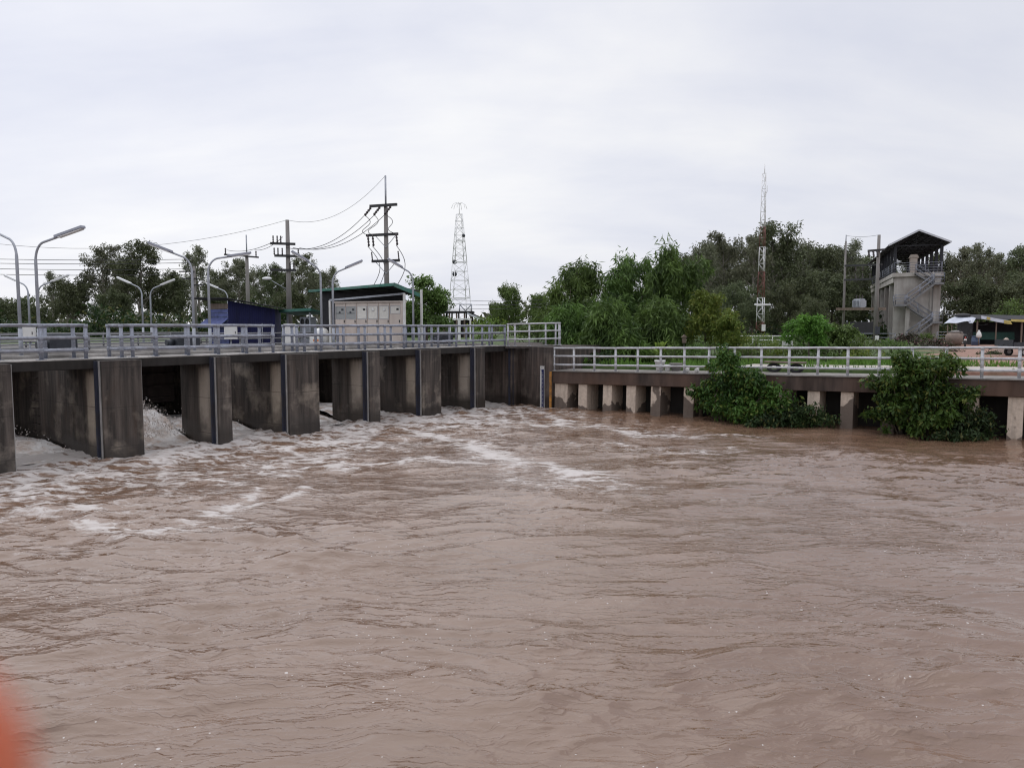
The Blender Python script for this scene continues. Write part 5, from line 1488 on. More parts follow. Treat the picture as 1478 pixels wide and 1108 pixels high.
# ------------------------------------------------------------------ vegetation
def grow(rng, h, trunk_h, r0, nlimb, limb_len, up, wig, lean=(0, 0), levels=2, kids=4, fork_low=.45):
    """returns (tube builder, tips) in local coordinates"""
    b = MB(); tips = []
    def branch(p, d, L, r, lev, first=False):
        n = 5; pts = [p]; rs_ = [r]
        for i in range(n):
            d = (d + Vector((rng.gauss(0, wig), rng.gauss(0, wig), rng.gauss(0, wig*.6) + up*.12))).normalized()
            p = p + d*(L/n); pts.append(p); rs_.append(r*(1-.62*(i+1)/n))
        b.tube(pts, rs_, 6 if r > .05 else 4)
        if lev == 0:
            tips.append((pts[-1], d)); tips.append((pts[3], d)); return
        for k in range(kids):
            f = fork_low + (1-fork_low)*(k+rng.random())/kids
            i = min(n, max(1, int(round(f*n)))); q = pts[i]
            a = rng.random()*6.283
            dd = (d*.55 + Vector((math.cos(a), math.sin(a), rng.uniform(-.1, .7)*up+.15))*.75).normalized()
            branch(q, dd, L*rng.uniform(.5, .75), rs_[i]*.7, lev-1)
        tips.append((pts[-1], d))
    # trunk
    n = 7; p = Vector((0, 0, -.3)); pts = [p]; rs_ = [r0*1.3]; d = Vector((lean[0], lean[1], 1)).normalized()
    for i in range(n):
        d = (d + Vector((rng.gauss(0, wig*.35), rng.gauss(0, wig*.35), .25))).normalized()
        p = p + d*((h*.82+.3)/n); pts.append(p); rs_.append(r0*(1-.8*(i+1)/n))
    b.tube(pts, rs_, 8)
    for k in range(nlimb):
        f = trunk_h + (1-trunk_h)*(k+rng.random()*.8)/nlimb
        x = f*n; i = min(n-1, int(x)); q = pts[i].lerp(pts[i+1], x-i)
        a = k*2.4 + rng.uniform(-.5, .5)
        LL = limb_len*(1-.45*(f-trunk_h)/(1-trunk_h))*rng.uniform(.75, 1.15)
        dd = Vector((math.cos(a), math.sin(a), up*rng.uniform(.5, 1.1))).normalized()
        branch(q, dd, LL, r0*.45*(1-.5*f), levels-1)
    tips.append((pts[-1], d))
    return b, tips
def leaves(rs, centers, n_per, clump, ll, lw, droop=.3, flat=.75, jitter=.35, face_up=.3):
    """quads spread round clump centres; returns verts, quads"""
    C = np.repeat(np.array([tuple(c) for c in centers]), n_per, 0); n = len(C)
    cs = np.repeat(clump*(1+jitter*rs.randn(len(centers))).clip(.45, 1.7), n_per)
    off = rs.randn(n, 3); off /= np.linalg.norm(off, axis=1, keepdims=True)+1e-9
    off *= (rs.rand(n, 1)**.45); off[:, 2] *= flat
    P = C + off*cs[:, None]
    a = rs.randn(n, 3)*.8 + off*.6; a[:, 2] -= droop*2.2
    a /= np.linalg.norm(a, axis=1, keepdims=True)+1e-9
    u = rs.randn(n, 3)*.8; u[:, 2] += face_up*2
    s = np.cross(a, u); s /= np.linalg.norm(s, axis=1, keepdims=True)+1e-9
    L = (ll*(.65+.7*rs.rand(n)))[:, None]; W = (lw*(.65+.7*rs.rand(n)))[:, None]
    nrm = np.cross(s, a)
    v0 = P; v1 = P + a*L*.45 + s*W*.5 - nrm*W*.12; v2 = P + a*L; v3 = P + a*L*.45 - s*W*.5 - nrm*W*.12
    V4 = np.stack([v0, v1, v2, v3], 1).reshape(-1, 3)
    Q = np.arange(n*4).reshape(-1, 4)
    return V4, Q
PLANT_N = [0]
def plant(name, label, cat, loc, builder, bark, leafmat, group=None, rotz=0):
    """builder() -> (MB trunk, verts, quads)"""
    th = thing(name, label, cat, loc, rotz, group)
    b, vs, qs = builder()
    if b is not None: b.build('trunk', bark, th)
    o = link_mesh('crown', np_mesh('crown', vs, qs), leafmat, th)
    KIDS[th.name] = [c for c in bpy.data.objects if c.parent == th]
    return th
def euc(seed, h, trunk_h=.30, limb=4.2, nl=11, clump=1.0, npl=70, ll=.46, lw=.17, up=.9):
    def f():
        rng = random.Random(seed); rs = np.random.RandomState(seed)
        b, tips = grow(rng, h, trunk_h, h*.018+.03, nl, limb, up, .16, levels=2, kids=4)
        vs, qs = leaves(rs, [t_[0] for t_ in tips], npl, clump, ll, lw, droop=.42, flat=.85)
        return b, vs, qs
    return f
# tall grey-green trees behind the right bank: three kinds, copied with their own size and turn
def place(protos, spots, group, zbase, hproto):
    used = {}
    for i, (px, Y, ytop, kind, sx_, lab) in enumerate(spots):
        z = zbase; H = hz(ytop, Y) - z
        fac = H/hproto[kind]
        loc = (xat(px, Y), Y, z)
        mk = protos[kind]
        if kind not in used:
            o = mk(lab, loc); used[kind] = o; o['group'] = group
            o.rotation_euler = (0, 0, i*1.7)
        else:
            o = dup(used[kind], loc, i*1.7 + .4, None, lab, group)
        o.scale = (fac*sx_, fac*sx_, fac)
euc_protos = {
    'a': lambda lab, loc: plant('gum_tree', lab, 'tree', loc, euc(21, 15, .25, 4.6, 15, .72, 50, .42, .15), M['bark_pale'], M['lf_euc']),
    'b': lambda lab, loc: plant('gum_tree', lab, 'tree', loc, euc(34, 15, .18, 4.9, 17, .78, 56, .42, .15), M['bark_pale'], M['lf_euc2']),
    'c': lambda lab, loc: plant('gum_tree', lab, 'tree', loc, euc(58, 15, .34, 3.8, 12, .62, 40, .40, .14, up=1.2), M['bark_pale'], M['lf_euc']),
    'd': lambda lab, loc: plant('leafy_tree', lab, 'tree', loc, euc(77, 9, .12, 3.9, 18, .75, 62, .36, .17, .6), M['bark'], M['lf_euc2']),
}
hp = {'a': 14.9, 'b': 15.2, 'c': 14.6, 'd': 9.4, 'e': 9.4}
place(euc_protos, [
    (1015, 92, 348, 'c', 1.0, 'airy grey-green tree just right of the drooping green tree, its trunk pale'),
    (1045, 98, 338, 'a', .95, 'tall grey-green tree left of the banded radio mast'),
    (1118, 96, 316, 'b', 1.0, 'tallest dark grey-green tree, just right of the banded radio mast'),
    (1082, 88, 338, 'a', .8, 'grey-green tree directly behind the banded radio mast'),
    (1158, 100, 344, 'a', 1.0, 'grey-green tree second to the right of the banded radio mast'),
    (1190, 94, 350, 'b', .9, 'dark tree left of the transformer frame'),
    (1228, 100, 347, 'c', .95, 'feathery tree behind the transformer frame'),
    (1270, 126, 372, 'b', .9, 'dark tree behind the left side of the gate tower'),
    (1312, 130, 378, 'a', .9, 'grey-green tree behind the middle of the gate tower'),
    (1352, 122, 362, 'b', .8, 'dark tree just past the right side of the gate tower'),
    (1378, 118, 356, 'a', .9, 'tall grey-green tree right of the gate tower roof'),
    (1404, 112, 352, 'c', .9, 'thin-crowned tree above the shack roof'),
    (1436, 116, 368, 'a', 1.0, 'broad grey-green tree above the shack banners'),
    (1475, 108, 352, 'b', .9, 'dark tree cut off by the right picture edge'),
    (1150, 84, 402, 'd', 1.0, 'lower leafy tree behind the bright green garden tree'),
    (1060, 82, 410, 'd', .9, 'lower leafy tree left of the mast foot'),
    (1200, 86, 395, 'd', 1.1, 'lower leafy tree left of the transformer'),
    (1395, 96, 405, 'd', 1.1, 'lower leafy tree right of the tower wall'),
    (1440, 92, 410, 'd', 1.2, 'green bushy tree behind the shack'),
    (1485, 95, 398, 'd', 1.1, 'green bushy tree at the right picture edge behind the shack'),
    (1000, 108, 362, 'b', 1.15, 'dark tree of the back row behind the drooping trees'),
    (1032, 112, 352, 'b', 1.15, 'dark back-row tree between the airy tree and the tree left of the mast'),
    (1066, 110, 350, 'a', 1.15, 'back-row tree seen just left of the banded mast'),
    (1100, 114, 346, 'b', 1.15, 'back-row tree hidden mostly behind the tallest dark tree'),
    (1138, 112, 350, 'b', 1.15, 'back-row tree between the tallest tree and its right neighbour'),
    (1175, 116, 356, 'b', 1.15, 'dark back-row tree left of the transformer frame'),
    (1208, 112, 360, 'a', 1.15, 'back-row tree right behind the left transformer pole'),
    (1240, 118, 366, 'b', 1.15, 'dark back-row tree between the transformer poles'),
    (1395, 126, 372, 'b', 1.15, 'dark back-row tree over the tarpaulin awning'),
    (1422, 124, 374, 'a', 1.15, 'back-row tree over the left end of the shack'),
    (1458, 122, 370, 'b', 1.15, 'dark back-row tree over the right end of the shack'),
    (1085, 78, 425, 'd', .9, 'low leafy tree at the foot of the banded mast'),
    (1125, 80, 418, 'd', 1.0, 'low leafy tree just right of the banded mast foot'),
    (1020, 76, 420, 'd', .9, 'low leafy tree behind the young yellow-green tree'),
    (1175, 74, 432, 'd', .9, 'low leafy tree above the bright green umbrella tree'),
    (1255, 112, 405, 'd', 1.1, 'dark leafy tree between the transformer and the tower'),
], 'trees beyond the right bank', 2.6, hp)
euc_protos['d'] = lambda lab, loc: plant('leafy_tree', lab, 'tree', loc, euc(91, 9, .12, 3.9, 18, .75, 62, .36, .17, .6), M['bark'], M['lf_euc2'])
euc_protos['e'] = lambda lab, loc: plant('leafy_tree', lab, 'tree', loc, euc(66, 9, .12, 3.9, 18, .75, 62, .36, .17, .6), M['bark'], M['lf_mid'])
place(euc_protos, [
    (18, 92, 432, 'd', 1.0, 'low round tree at the left picture edge'),
    (78, 96, 392, 'c', .9, 'half bare tree behind the two leftmost lamp posts'),
    (112, 90, 402, 'd', .9, 'dark bushy tree left of the big left-hand tree'),
    (150, 92, 352, 'a', .9, 'left part of the tall grey-green clump left of the blue shed'),
    (205, 90, 345, 'b', 1.05, 'tall broad dark tree, biggest left of the blue shed'),
    (240, 94, 395, 'd', .9, 'low dark tree under the small far lamp heads'),
    (290, 100, 356, 'c', .9, 'slim grey-green tree right behind the small pole'),
    (345, 104, 372, 'a', .95, 'grey-green tree behind the blue shed roof'),
    (392, 96, 378, 'b', .9, 'dark grey-green tree just left of the cluttered concrete pole'),
    (440, 98, 368, 'a', .9, 'grey-green tree just right of the cluttered concrete pole'),
    (482, 92, 385, 'c', .9, 'small-crowned tree left of the green canopy roof'),
    (320, 88, 420, 'd', 1.1, 'low dark tree behind the blue shed'),
    (420, 86, 420, 'd', 1.0, 'low dark tree behind the pump booth'),
    (505, 90, 425, 'd', .9, 'low dark tree behind the cream cabinets'),
    (40, 110, 428, 'b', 1.15, 'dark back-row tree by the leftmost lamp posts'),
    (100, 108, 408, 'b', 1.15, 'dark back-row tree right of the two leftmost lamp posts'),
    (180, 112, 372, 'b', 1.15, 'back-row tree filling the tall left clump'),
    (262, 114, 392, 'b', 1.15, 'back-row tree between the tall left clump and the small pole'),
    (318, 112, 388, 'b', 1.15, 'back-row tree just left of the slender dark pole'),
    (370, 112, 386, 'a', 1.15, 'back-row tree just right of the slender dark pole'),
    (415, 114, 388, 'b', 1.15, 'dark back-row tree behind the cluttered concrete pole'),
    (462, 112, 390, 'b', 1.15, 'back-row tree left of the green canopy'),
    (60, 88, 440, 'd', .8, 'low dark tree behind the leftmost deck railing'),
    (165, 86, 420, 'd', 1.1, 'low leafy tree in front of the tall left clump'),
    (735, 78, 412, 'e', .72, 'mid green round tree right of the lattice tower'),
    (775, 74, 424, 'e', .6, 'small green tree between the round tree and the drooping tree'),
    (715, 84, 436, 'e', .62, 'low green tree at the end of the sloping ramp'),
], 'trees beyond the left bank', 2.8, hp)
# dark mature tree right of the cabinets
def umbrella(seed, h, limb, nl, clump, npl, ll, lw, th_=.35, up=.45, droop=.25, flat=.6, r=.09, kids=4, levels=2, wig=.14):
    def f():
        rng = random.Random(seed); rs = np.random.RandomState(seed)
        b, tips = grow(rng, h, th_, r, nl, limb, up, wig, levels=levels, kids=kids)
        vs, qs = leaves(rs, [t_[0] for t_ in tips], npl, clump, ll, lw, droop=droop, flat=flat)
        return b, vs, qs
    return f
plant('shade_tree', 'dark green layered tree beside the right end of the cream cabinets', 'tree', (xat(617, 45), 45, 2.9), umbrella(5, 3.9, 1.45, 10, .42, 95, .20, .085, .25, .5), M['bark'], M['lf_mid'])
# big drooping trees at the end of the barrage
def weep(seed, h, limb, nl, clump, npl, ll=.42, lw=.075):
    def f():
        rng = random.Random(seed); rs = np.random.RandomState(seed)
        b, tips = grow(rng, h, .10, .16, nl, limb, .75, .2, levels=2, kids=4, fork_low=.35)
        cs = []
        for p, d in tips:
            cs.append(p)
            q = p + Vector((d.x, d.y, 0))*.35 + Vector((0, 0, -.45)); cs.append(q)
            if rng.random() < .6: cs.append(q + Vector((d.x*.2, d.y*.2, -.5)))
        keep_ = [rng.random() < .72 for _ in cs]; cs = [c for c, k_ in zip(cs, keep_) if k_]
        vs, qs = leaves(rs, cs, npl, clump, ll, lw, droop=.62, flat=1.15, face_up=.1)
        return b, vs, qs
    return f
for px, Y, yt, seed, limb, nl, clump, npl, lab in (
    (838, 47, 374, 3, 2.2, 13, .40, 48, 'drooping green tree nearest the end wall'),
    (902, 48, 360, 8, 2.5, 14, .42, 50, 'drooping green tree in the middle of the dense clump'),
    (962, 47, 352, 15, 2.6, 15, .42, 52, 'tallest drooping dark green tree of the dense clump'),
    (815, 43.5, 440, 24, 1.3, 10, .42, 55, 'low drooping bush hanging over the wing wall'),
    (880, 42, 442, 29, 1.6, 12, .45, 60, 'low drooping bush under the dense clump behind the promenade railing'),
    (945, 43, 432, 31, 1.5, 12, .45, 60, 'low drooping bush left of the reddish lantern post'),
):
    z = 2.1; H = hz(yt, Y) - z
    plant('willow_tree', lab, 'tree', (xat(px, Y), Y, z), weep(seed, H*.98, limb, nl, clump, npl), M['bark'], M['lf_weep'], 'drooping trees at the end of the barrage')
# garden trees
plant('young_tree', 'young yellow-green tree in the garden right of the drooping trees', 'tree', (xat(1018, 44), 44, 2.1), umbrella(41, hz(420, 44)-2.1, 1.25, 12, .36, 80, .20, .07, .22, .7, .4, .8, .06), M['bark'], M['lf_yel'])
plant('young_tree', 'smaller yellow-green sapling beside the reddish lantern post', 'tree', (xat(1050, 42.5), 42.5, 2.1), umbrella(43, hz(452, 42.5)-2.1, .8, 9, .30, 70, .18, .065, .2, .7, .4, .8, .045), M['bark'], M['lf_yel'])
def papaya(seed, h):
    def f():
        rng = random.Random(seed); rs = np.random.RandomState(seed)
        b, tips = grow(rng, h, .35, .06, 9, 1.05, .55, .1, levels=2, kids=3)
        cs = []
        for p, d in tips:
            for k in range(2):
                a = rng.random()*6.28; e = p + Vector((math.cos(a)*.38, math.sin(a)*.38, -.06)); 
                for j in range(3): cs.append(p.lerp(e, (j+1)/3) + Vector((0, 0, -.05*j*j)))
        vs, qs = leaves(rs, cs, 13, .15, .23, .075, droop=.38, flat=.35, face_up=.9)
        return b, vs, qs
    return f
plant('flame_tree', 'bright green feathery umbrella tree behind the promenade railing', 'tree', (xat(1168, 41), 41, 2.1), papaya(12, hz(448, 41)-2.1), M['bark'], M['lf_bright'])
plant('flame_tree', 'smaller bright green umbrella sapling left of the transformer frame poles', 'tree', (xat(1212, 43), 43, 2.1), papaya(19, hz(468, 43)-2.1), M['bark'], M['lf_mid'])
# shrubs
def shrub(seed, rx, ry, h, n, ll, lw, droop=.25, stems=9, clump=.22, npl=26):
    def f():
        rng = random.Random(seed); rs = np.random.RandomState(seed)
        b = MB(); cs = []
        for k in range(stems):
            a = rng.random()*6.28; rr = rng.random()**.5
            e = Vector((rx*rr*math.cos(a), ry*rr*math.sin(a), h*(1-.45*rr*rr)*rng.uniform(.75, 1.0)))
            b.tube([(e.x*.25, e.y*.25, -.2), (e.x*.6, e.y*.6, e.z*.55), tuple(e)], [.022, .016, .007], 5)
        for k in range(n):
            a = rng.random()*6.28; rr = rng.random()**.5; zz_ = rng.random()**.7
            lim = math.sqrt(max(.02, 1 - zz_**2.2))
            bump_ = 1 + .22*math.sin(a*3+seed) + .14*math.sin(a*5+seed*2)
            cs.append(Vector((rx*rr*lim*math.cos(a)*bump_, ry*rr*lim*math.sin(a)*bump_, zz_*h*(1+.12*math.sin(a*2+seed)))))
        vs, qs = leaves(rs, cs, npl, clump, ll, lw, droop=droop, flat=.8, face_up=.7)
        return b, vs, qs
    return f
def shrub_px(lab, px, Y, z, wpx, ytop, seed, leafm, n=46, ll=.13, lw=.06, name='shrub', **kw):
    rx = wpx/F*Y/2; h = hz(ytop, Y) - z
    return plant(name, lab, 'shrub', (xat(px, Y), Y, z), shrub(seed, rx, rx*.8, h, n, ll, lw, **kw), M['bark'], leafm, 'garden shrubs')
shrub_px('dark shrub with reddish flowers at the foot of the gate tower', 1310, 60, 2.35, 60, 484, 3, M['lf_flower'], 60, .18, .09)
shrub_px('reddish flowering shrub right of the tower stairs', 1350, 58, 2.35, 50, 492, 4, M['lf_flower'], 50, .18, .09)
shrub_px('low reddish flowering shrub beside the bare soil', 1375, 50, 2.2, 50, 508, 6, M['lf_flower'], 40, .15, .08)
shrub_px('dark green shrub left of the flowering shrubs', 1275, 56, 2.3, 60, 494, 7, M['lf_bushd'], 50, .16, .08)
shrub_px('green shrub below the smaller umbrella sapling', 1225, 44, 2.1, 60, 480, 8, M['lf_mid'], 50)
shrub_px('green shrub below the transformer', 1190, 42, 2.1, 50, 492, 9, M['lf_mid'], 40)
shrub_px('yellowish low shrub in front of the banded mast', 1095, 45, 2.1, 70, 484, 10, M['lf_yel'], 50)
shrub_px('yellow-green shrub between the lantern and the mast', 1060, 46, 2.1, 60, 480, 11, M['lf_yel'], 50)
shrub_px('green low shrub behind the promenade railing posts', 1005, 41, 2.05, 60, 496, 13, M['lf_mid'], 46)
shrub_px('green low shrub right of the yellow-green plant', 962, 40.5, 2.05, 50, 498, 14, M['lf_mid'], 40)
shrub_px('small green shrub at the end of the promenade railing', 835, 39.6, 1.95, 30, 515, 15, M['lf_bright'], 24)
shrub_px('dark low shrub behind the first railing panels', 870, 40, 1.95, 70, 508, 16, M['lf_bushd'], 46)
shrub_px('low green shrub right of the white signboard', 1150, 43, 2.1, 40, 494, 17, M['lf_mid'], 34)
shrub_px('grassy low shrub left of the trailer', 1430, 46, 2.2, 40, 510, 18, M['lf_bushd'], 34)
shrub_px('green mound of shrubs behind the shack roof', 1455, 84, 2.5, 90, 440, 19, M['lf_mid'], 80, .3, .14, clump=.5)
shrub_px('green shrub left of the lattice tower foot', 628, 56, 2.95, 60, 456, 20, M['lf_mid'], 50, .2, .08)
shrub_px('yellow-green shrub between the cabinets and the end-wall railing', 700, 60, 2.95, 90, 462, 21, M['lf_yel'], 60, .22, .09)
shrub_px('green shrub behind the end-wall railing', 770, 50, 2.95, 90, 470, 22, M['lf_mid'], 60, .18, .08)
for i, (px, Y, wpx, yt, mt, nm_) in enumerate(((1075, 41, 60, 500, 'lf_mid', 'green weedy shrub right of the left river bush'), (1110, 42, 60, 496, 'lf_yel', 'yellow-green weedy shrub below the signboard'),
        (1140, 47, 80, 486, 'lf_mid', 'green shrub behind the white signboard'), (1245, 47, 70, 488, 'lf_mid', 'green shrub right of the smaller umbrella sapling'),
        (1285, 50, 70, 492, 'lf_mid', 'green shrub left of the reddish flowering ones'), (1240, 40, 70, 506, 'lf_yel', 'low yellow-green weeds behind the railing'),
        (1300, 41, 60, 508, 'lf_mid', 'low green weeds behind the railing right of the tower'), (925, 43, 70, 490, 'lf_mid', 'green shrub behind the white urn'), (1030, 48, 80, 478, 'lf_yel', 'yellowish shrub under the young yellow-green tree'),
        (1180, 52, 90, 478, 'lf_mid', 'green shrub behind the bright umbrella tree'), (1335, 70, 60, 482, 'lf_mid', 'green shrub at the foot of the tower stairs'))):
    shrub_px(nm_, px, Y, 2.1 if Y < 50 else 2.4, wpx, yt, 60+i, M[mt], 46)
# banana-like plant in the white urn
def banana(seed, h, n=14):
    def f():
        rng = random.Random(seed); vs = []; qs = []
        b = MB(); b.tube([(0, 0, -.1), (0, 0, h*.45)], [.05, .03], 6)
        for k in range(n):
            a = k*2.4; L = h*rng.uniform(.6, .95); w_ = L*.17; d = Vector((math.cos(a), math.sin(a), 0)); s = Vector((-d.y, d.x, 0))
            base = Vector((0, 0, h*.2 + h*.25*rng.random())); prev = None
            el = rng.uniform(.7, 1.3)
            for j in range(8):
                t_ = j/7; p = base + d*(L*t_*math.cos(el)*1.1) + Vector((0, 0, L*(t_*math.sin(el) - .28*t_*t_)))
                ww = w_*math.sin(math.pi*min(1, .1+t_*.88))
                cur = (p - s*ww + Vector((0, 0, ww*.35)), p, p + s*ww + Vector((0, 0, ww*.35)))
                if prev:
                    m0 = len(vs); vs += [*prev, *cur]
                    qs += [(m0, m0+1, m0+4, m0+3), (m0+1, m0+2, m0+5, m0+4)]
                prev = cur
        return b, np.array([tuple(v) for v in vs]), np.array(qs)
    return f
p = PW(5.0, 1.4, zp(5)+.42)
plant('banana_plant', 'broad-leaved yellow-green plant growing from the white urn', 'plant', p, banana(4, 1.0), M['bark'], M['lf_banana'])

# bushes growing out over the river in front of the promenade
def riverbush(seed, lobes, ll, lw, npl, stems):
    """lobes: list of (w, n, z, rw, rn, rz, count) relative to the bush root"""
    def f():
        rng = random.Random(seed); rs = np.random.RandomState(seed)
        b = MB(); cs = []
        for (w0, n0, z0, rw, rn, rz, cnt) in lobes:
            for k in range(cnt):
                a = rng.random()*6.28; u = rng.uniform(-1, 1); rr = rng.random()**.4; q = math.sqrt(1-u*u)*rr
                c = D*(w0 + rw*q*math.cos(a)) + N*(n0 + rn*q*math.sin(a)) + Vector((0, 0, z0 + rz*u*rr))
                if c.z > -.05: cs.append(c)
            for k in range(stems):
                e = D*(w0 + rng.uniform(-rw, rw)*.7) + N*(n0 + rng.uniform(-rn, rn)*.6) + Vector((0, 0, z0 + rz*rng.uniform(-.2, .8)))
                s = D*(w0*.4) + N*(.25) + Vector((0, 0, -.4))
                m1 = s.lerp(e, .5) + Vector((0, 0, .25)); b.tube([s, m1, e], [.035, .022, .008], 5)
                out_ = (e - m1); out_.z = out_.z*.4 - .05
                for q_ in (.25, .5, .8): cs.append(e + out_.normalized()*(q_*rng.uniform(.3, .75)) + Vector((0, 0, -.12*q_)))
        vs, qs = leaves(rs, cs, npl, .20, ll, lw, droop=.38, flat=.8, face_up=.55)
        k = vs[:, 2].reshape(-1, 4).min(1) > -.12
        vs = vs.reshape(-1, 4, 3)[k].reshape(-1, 3)
        return b, vs, np.arange(len(vs)).reshape(-1, 4)
    return f
wb = 8.6
plant('river_bush', 'broad-leaved green bush climbing over the promenade railing, left of the two', 'bush', PW(wb, -.35, 0),
      riverbush(7, [(.0, .0, 1.6, .95, .62, 1.1, 78), (.2, .1, 2.55, .42, .3, .42, 26), (1.2, -.05, 1.65, .8, .5, .7, 40), (.5, -.4, .6, 1.3, .5, .6, 50), (2.1, -.25, 1.05, .8, .4, .7, 34), (-.75, 0, .95, .4, .3, .7, 16)], .185, .085, 21, 5),
      M['bark'], M['lf_bush'], 'bushes hanging over the river')
plant('river_bush', 'low dark bush trailing into the river right of the left green bush', 'bush', PW(11.4, -.35, 0),
      riverbush(9, [(.0, -.1, .55, 1.1, .5, .6, 60), (.9, .0, .45, .7, .4, .5, 30), (-.9, -.4, .25, .7, .5, .3, 26)], .16, .07, 19, 6),
      M['bark'], M['lf_bushd'], 'bushes hanging over the river')
plant('river_bush', 'large broad-leaved bush over the promenade railing near the right picture edge', 'bush', PW(15.8, -.35, 0),
      riverbush(13, [(.1, .05, 1.9, 1.0, .6, .9, 80), (.75, .1, 2.45, .75, .38, .42, 46), (-.35, .15, 2.5, .5, .3, .36, 26), (-.85, -.1, 1.7, .55, .4, .55, 24), (.2, -.3, .7, 1.2, .55, .7, 56), (1.3, -.05, 1.3, .5, .4, .8, 24), (-.95, -.25, .8, .3, .3, .75, 12)], .195, .09, 21, 5),
      M['bark'], M['lf_bush'], 'bushes hanging over the river')
plant('river_bush', 'dark low bush under the promenade at the right picture edge', 'bush', PW(17.75, -.2, 0),
      riverbush(17, [(.0, 0, .55, .7, .35, .55, 36), (-.5, -.5, .2, .8, .4, .25, 20)], .165, .075, 19, 5),
      M['bark'], M['lf_bushd'], 'bushes hanging over the river')

# grass along the garden edge (uncountable)
rs = np.random.RandomState(77); n = 26000
wq = rs.uniform(-1, 24, n); nq = 3.3 + 14*rs.rand(n)**1.3
keep = ~((nq > 3.5) & (nq < 7.7) & (wq > 7.4)); wq, nq = wq[keep], nq[keep]
xx = A0.x + D.x*wq + N.x*nq; yy = A0.y + D.y*wq + N.y*nq
keep = xx < 22 + rs.randn(len(xx))*1.2
xx, yy, wq, nq = xx[keep], yy[keep], wq[keep], nq[keep]
zb = np.array([gz(a, b_) for a, b_ in zip(wq, nq)])
pat = np.clip(.5 + perlin(xx*.5, yy*.5, 41), .1, 1.2)
m = len(xx); hgt = (.16 + .26*rs.rand(m))*pat; an = rs.rand(m)*6.28; wd = .035
P0 = np.stack([xx, yy, zb-.02], 1); s = np.stack([np.cos(an), np.sin(an), np.zeros(m)], 1)
tip = P0 + np.stack([rs.randn(m)*.09, rs.randn(m)*.09, hgt], 1)
V4 = np.stack([P0 - s*wd, P0 + s*wd, tip + s*.006, tip - s*.006], 1).reshape(-1, 3)
M['lf_grass'] = leaf_mat('grass_blades', (.05, .11, .014), (.17, .29, .055), .3)
o = link_mesh('grass', np_mesh('grass', V4, np.arange(len(V4)).reshape(-1, 4)), M['lf_grass'])
tag(o, 'bright green rough grass between the path and the garden shrubs', 'grass', kind='stuff')
# undergrowth along the feet of the trees on both far banks
rs = np.random.RandomState(15); cs = []
for i in range(2300):
    if i % 2: x = rs.uniform(-75, -6); y = 70 + rs.uniform(0, 8) + 2*math.sin(x*.3); zb_ = 2.9
    else: x = rs.uniform(0, 80); y = 84 + rs.uniform(0, 10) + 2*math.sin(x*.3); zb_ = 2.5
    cs.append((x, y, zb_ + rs.rand()**1.2*(1.7 + .9*math.sin(x*.45) + .7*math.sin(x*1.1+2))))
vs, qs = leaves(rs, cs, 18, .7, .5, .22, .3, .8)
o = link_mesh('undergrowth', np_mesh('undergrowth', vs, qs), M['lf_bushd']); tag(o, 'dark tangled undergrowth at the feet of the far trees', 'undergrowth', kind='stuff')
# far wood closing the horizon
rs = np.random.RandomState(5)
cs = []
for i in range(1500):
    x = rs.uniform(-190, 190); y = 165 + rs.uniform(0, 22); cs.append((x, y, 2.6 + rs.rand()**.8*(5.5 + 2.5*math.sin(x*.09) + 1.6*math.sin(x*.23+1))))
vs, qs = leaves(rs, cs, 16, 1.5, 1.3, .7, .3, .8)
o = link_mesh('far_wood', np_mesh('far_wood', vs, qs), M['lf_euc2']); tag(o, 'distant dark wood closing the horizon', 'woodland', kind='stuff')

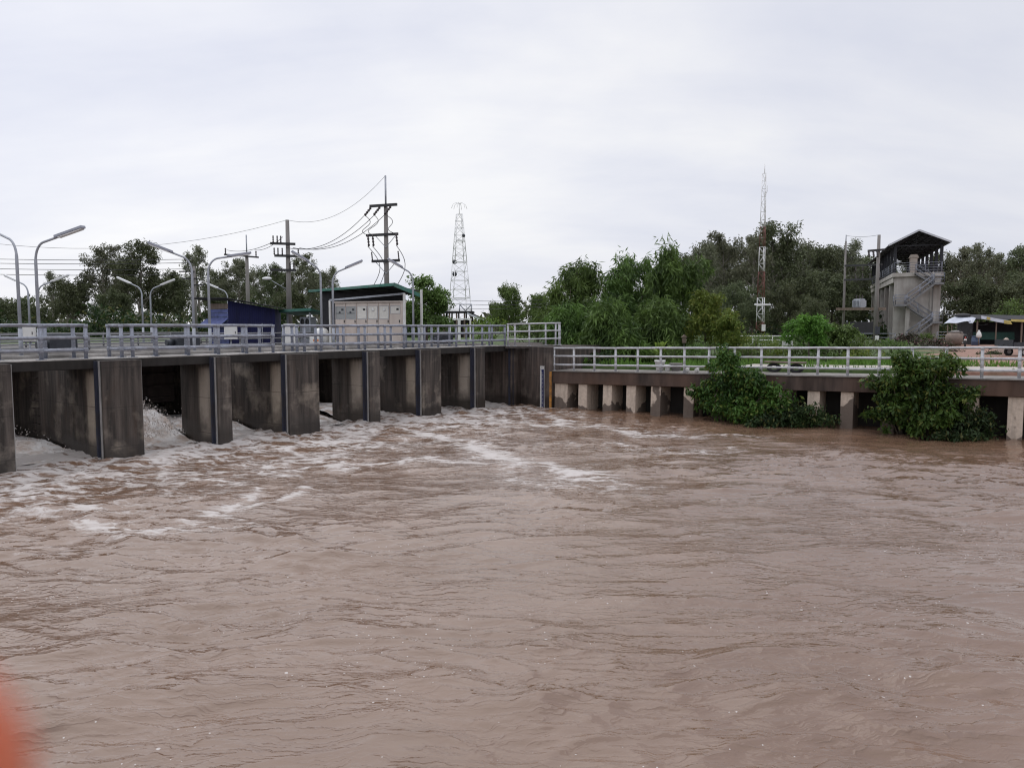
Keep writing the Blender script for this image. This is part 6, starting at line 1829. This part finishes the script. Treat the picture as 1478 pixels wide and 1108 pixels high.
# ------------------------------------------------------------------ the hand whose fingertip enters the lower left corner
def hand():
    def Cm(x, y, z):            # point in metres beside the lens: right, up, forward
        c, s = math.cos(PITCH), math.sin(PITCH)
        return Vector((x, z*c + y*s, EYE + y*c - z*s))
    verts = []; edges = []; rad = []
    def chain(pts, rr, start=None):
        prev = start
        for p, r in zip(pts, rr):
            verts.append(Cm(*p)); rad.append(r); i = len(verts)-1
            if prev is not None: edges.append((prev, i))
            prev = i
        return prev
    wrist = chain([(-.150, -.215, -.10), (-.128, -.155, -.065)], [.030, .025])
    palm = chain([(-.118, -.115, -.040)], [.024], wrist)
    kn = chain([(-.112, -.085, -.012)], [.017], palm)
    chain([(-.098, -.052, .012), (-.062, -.038, .040), (-.0415, -.0275, .0500), (-.0342, -.0252, .0510)], [.0115, .0108, .0102, .0098], kn)
    for k, (dx, dz, L) in enumerate(((-.012, -.016, 1.0), (-.020, -.034, .93), (-.026, -.050, .78))):
        kk = chain([(-.116+dx*.6, -.090, -.016+dz)], [.0125], palm)
        chain([(-.098+dx*.3, -.058-.004*k, .004+dz), (-.074+dx*.2, -.054-.006*k, .022*L+dz), (-.058+dx*.2, -.064-.006*k, .026*L+dz)], [.0095, .0086, .0072], kk)
    chain([(-.096, -.118, -.020), (-.074, -.108, .004), (-.058, -.094, .022)], [.0135, .0105, .0085], palm)
    me = bpy.data.meshes.new('hand'); me.from_pydata(verts, edges, [])
    o = bpy.data.objects.new('hand', me); COL.objects.link(o)
    sk = o.modifiers.new('skin', 'SKIN'); sk.use_smooth_shade = True
    for i, sv in enumerate(me.skin_vertices[0].data): sv.radius = (rad[i], rad[i]); sv.use_root = (i == 0)
    ss = o.modifiers.new('sub', 'SUBSURF'); ss.levels = 2; ss.render_levels = 2
    m, nt, out = new_mat('skin'); t = NT(nt)
    p = t.n('ShaderNodeBsdfPrincipled'); n1 = t.noise(t.n('ShaderNodeTexCoord').outputs['Object'], 60, 3, .5).outputs['Fac']
    t.l(t.mix(n1, (.50, .115, .055), (.62, .17, .09)), p.inputs['Base Color']); p.inputs['Roughness'].default_value = .5
    p.inputs['Subsurface Weight'].default_value = .35; p.inputs['Subsurface Radius'].default_value = (1.0, .25, .12); p.inputs['Subsurface Scale'].default_value = .006
    t.l(p.outputs[0], out.inputs[0]); me.materials.append(m)
    tag(o, 'reddish out of focus fingertip poking into the lower left corner', 'hand')
hand()
bpy.context.view_layer.update()
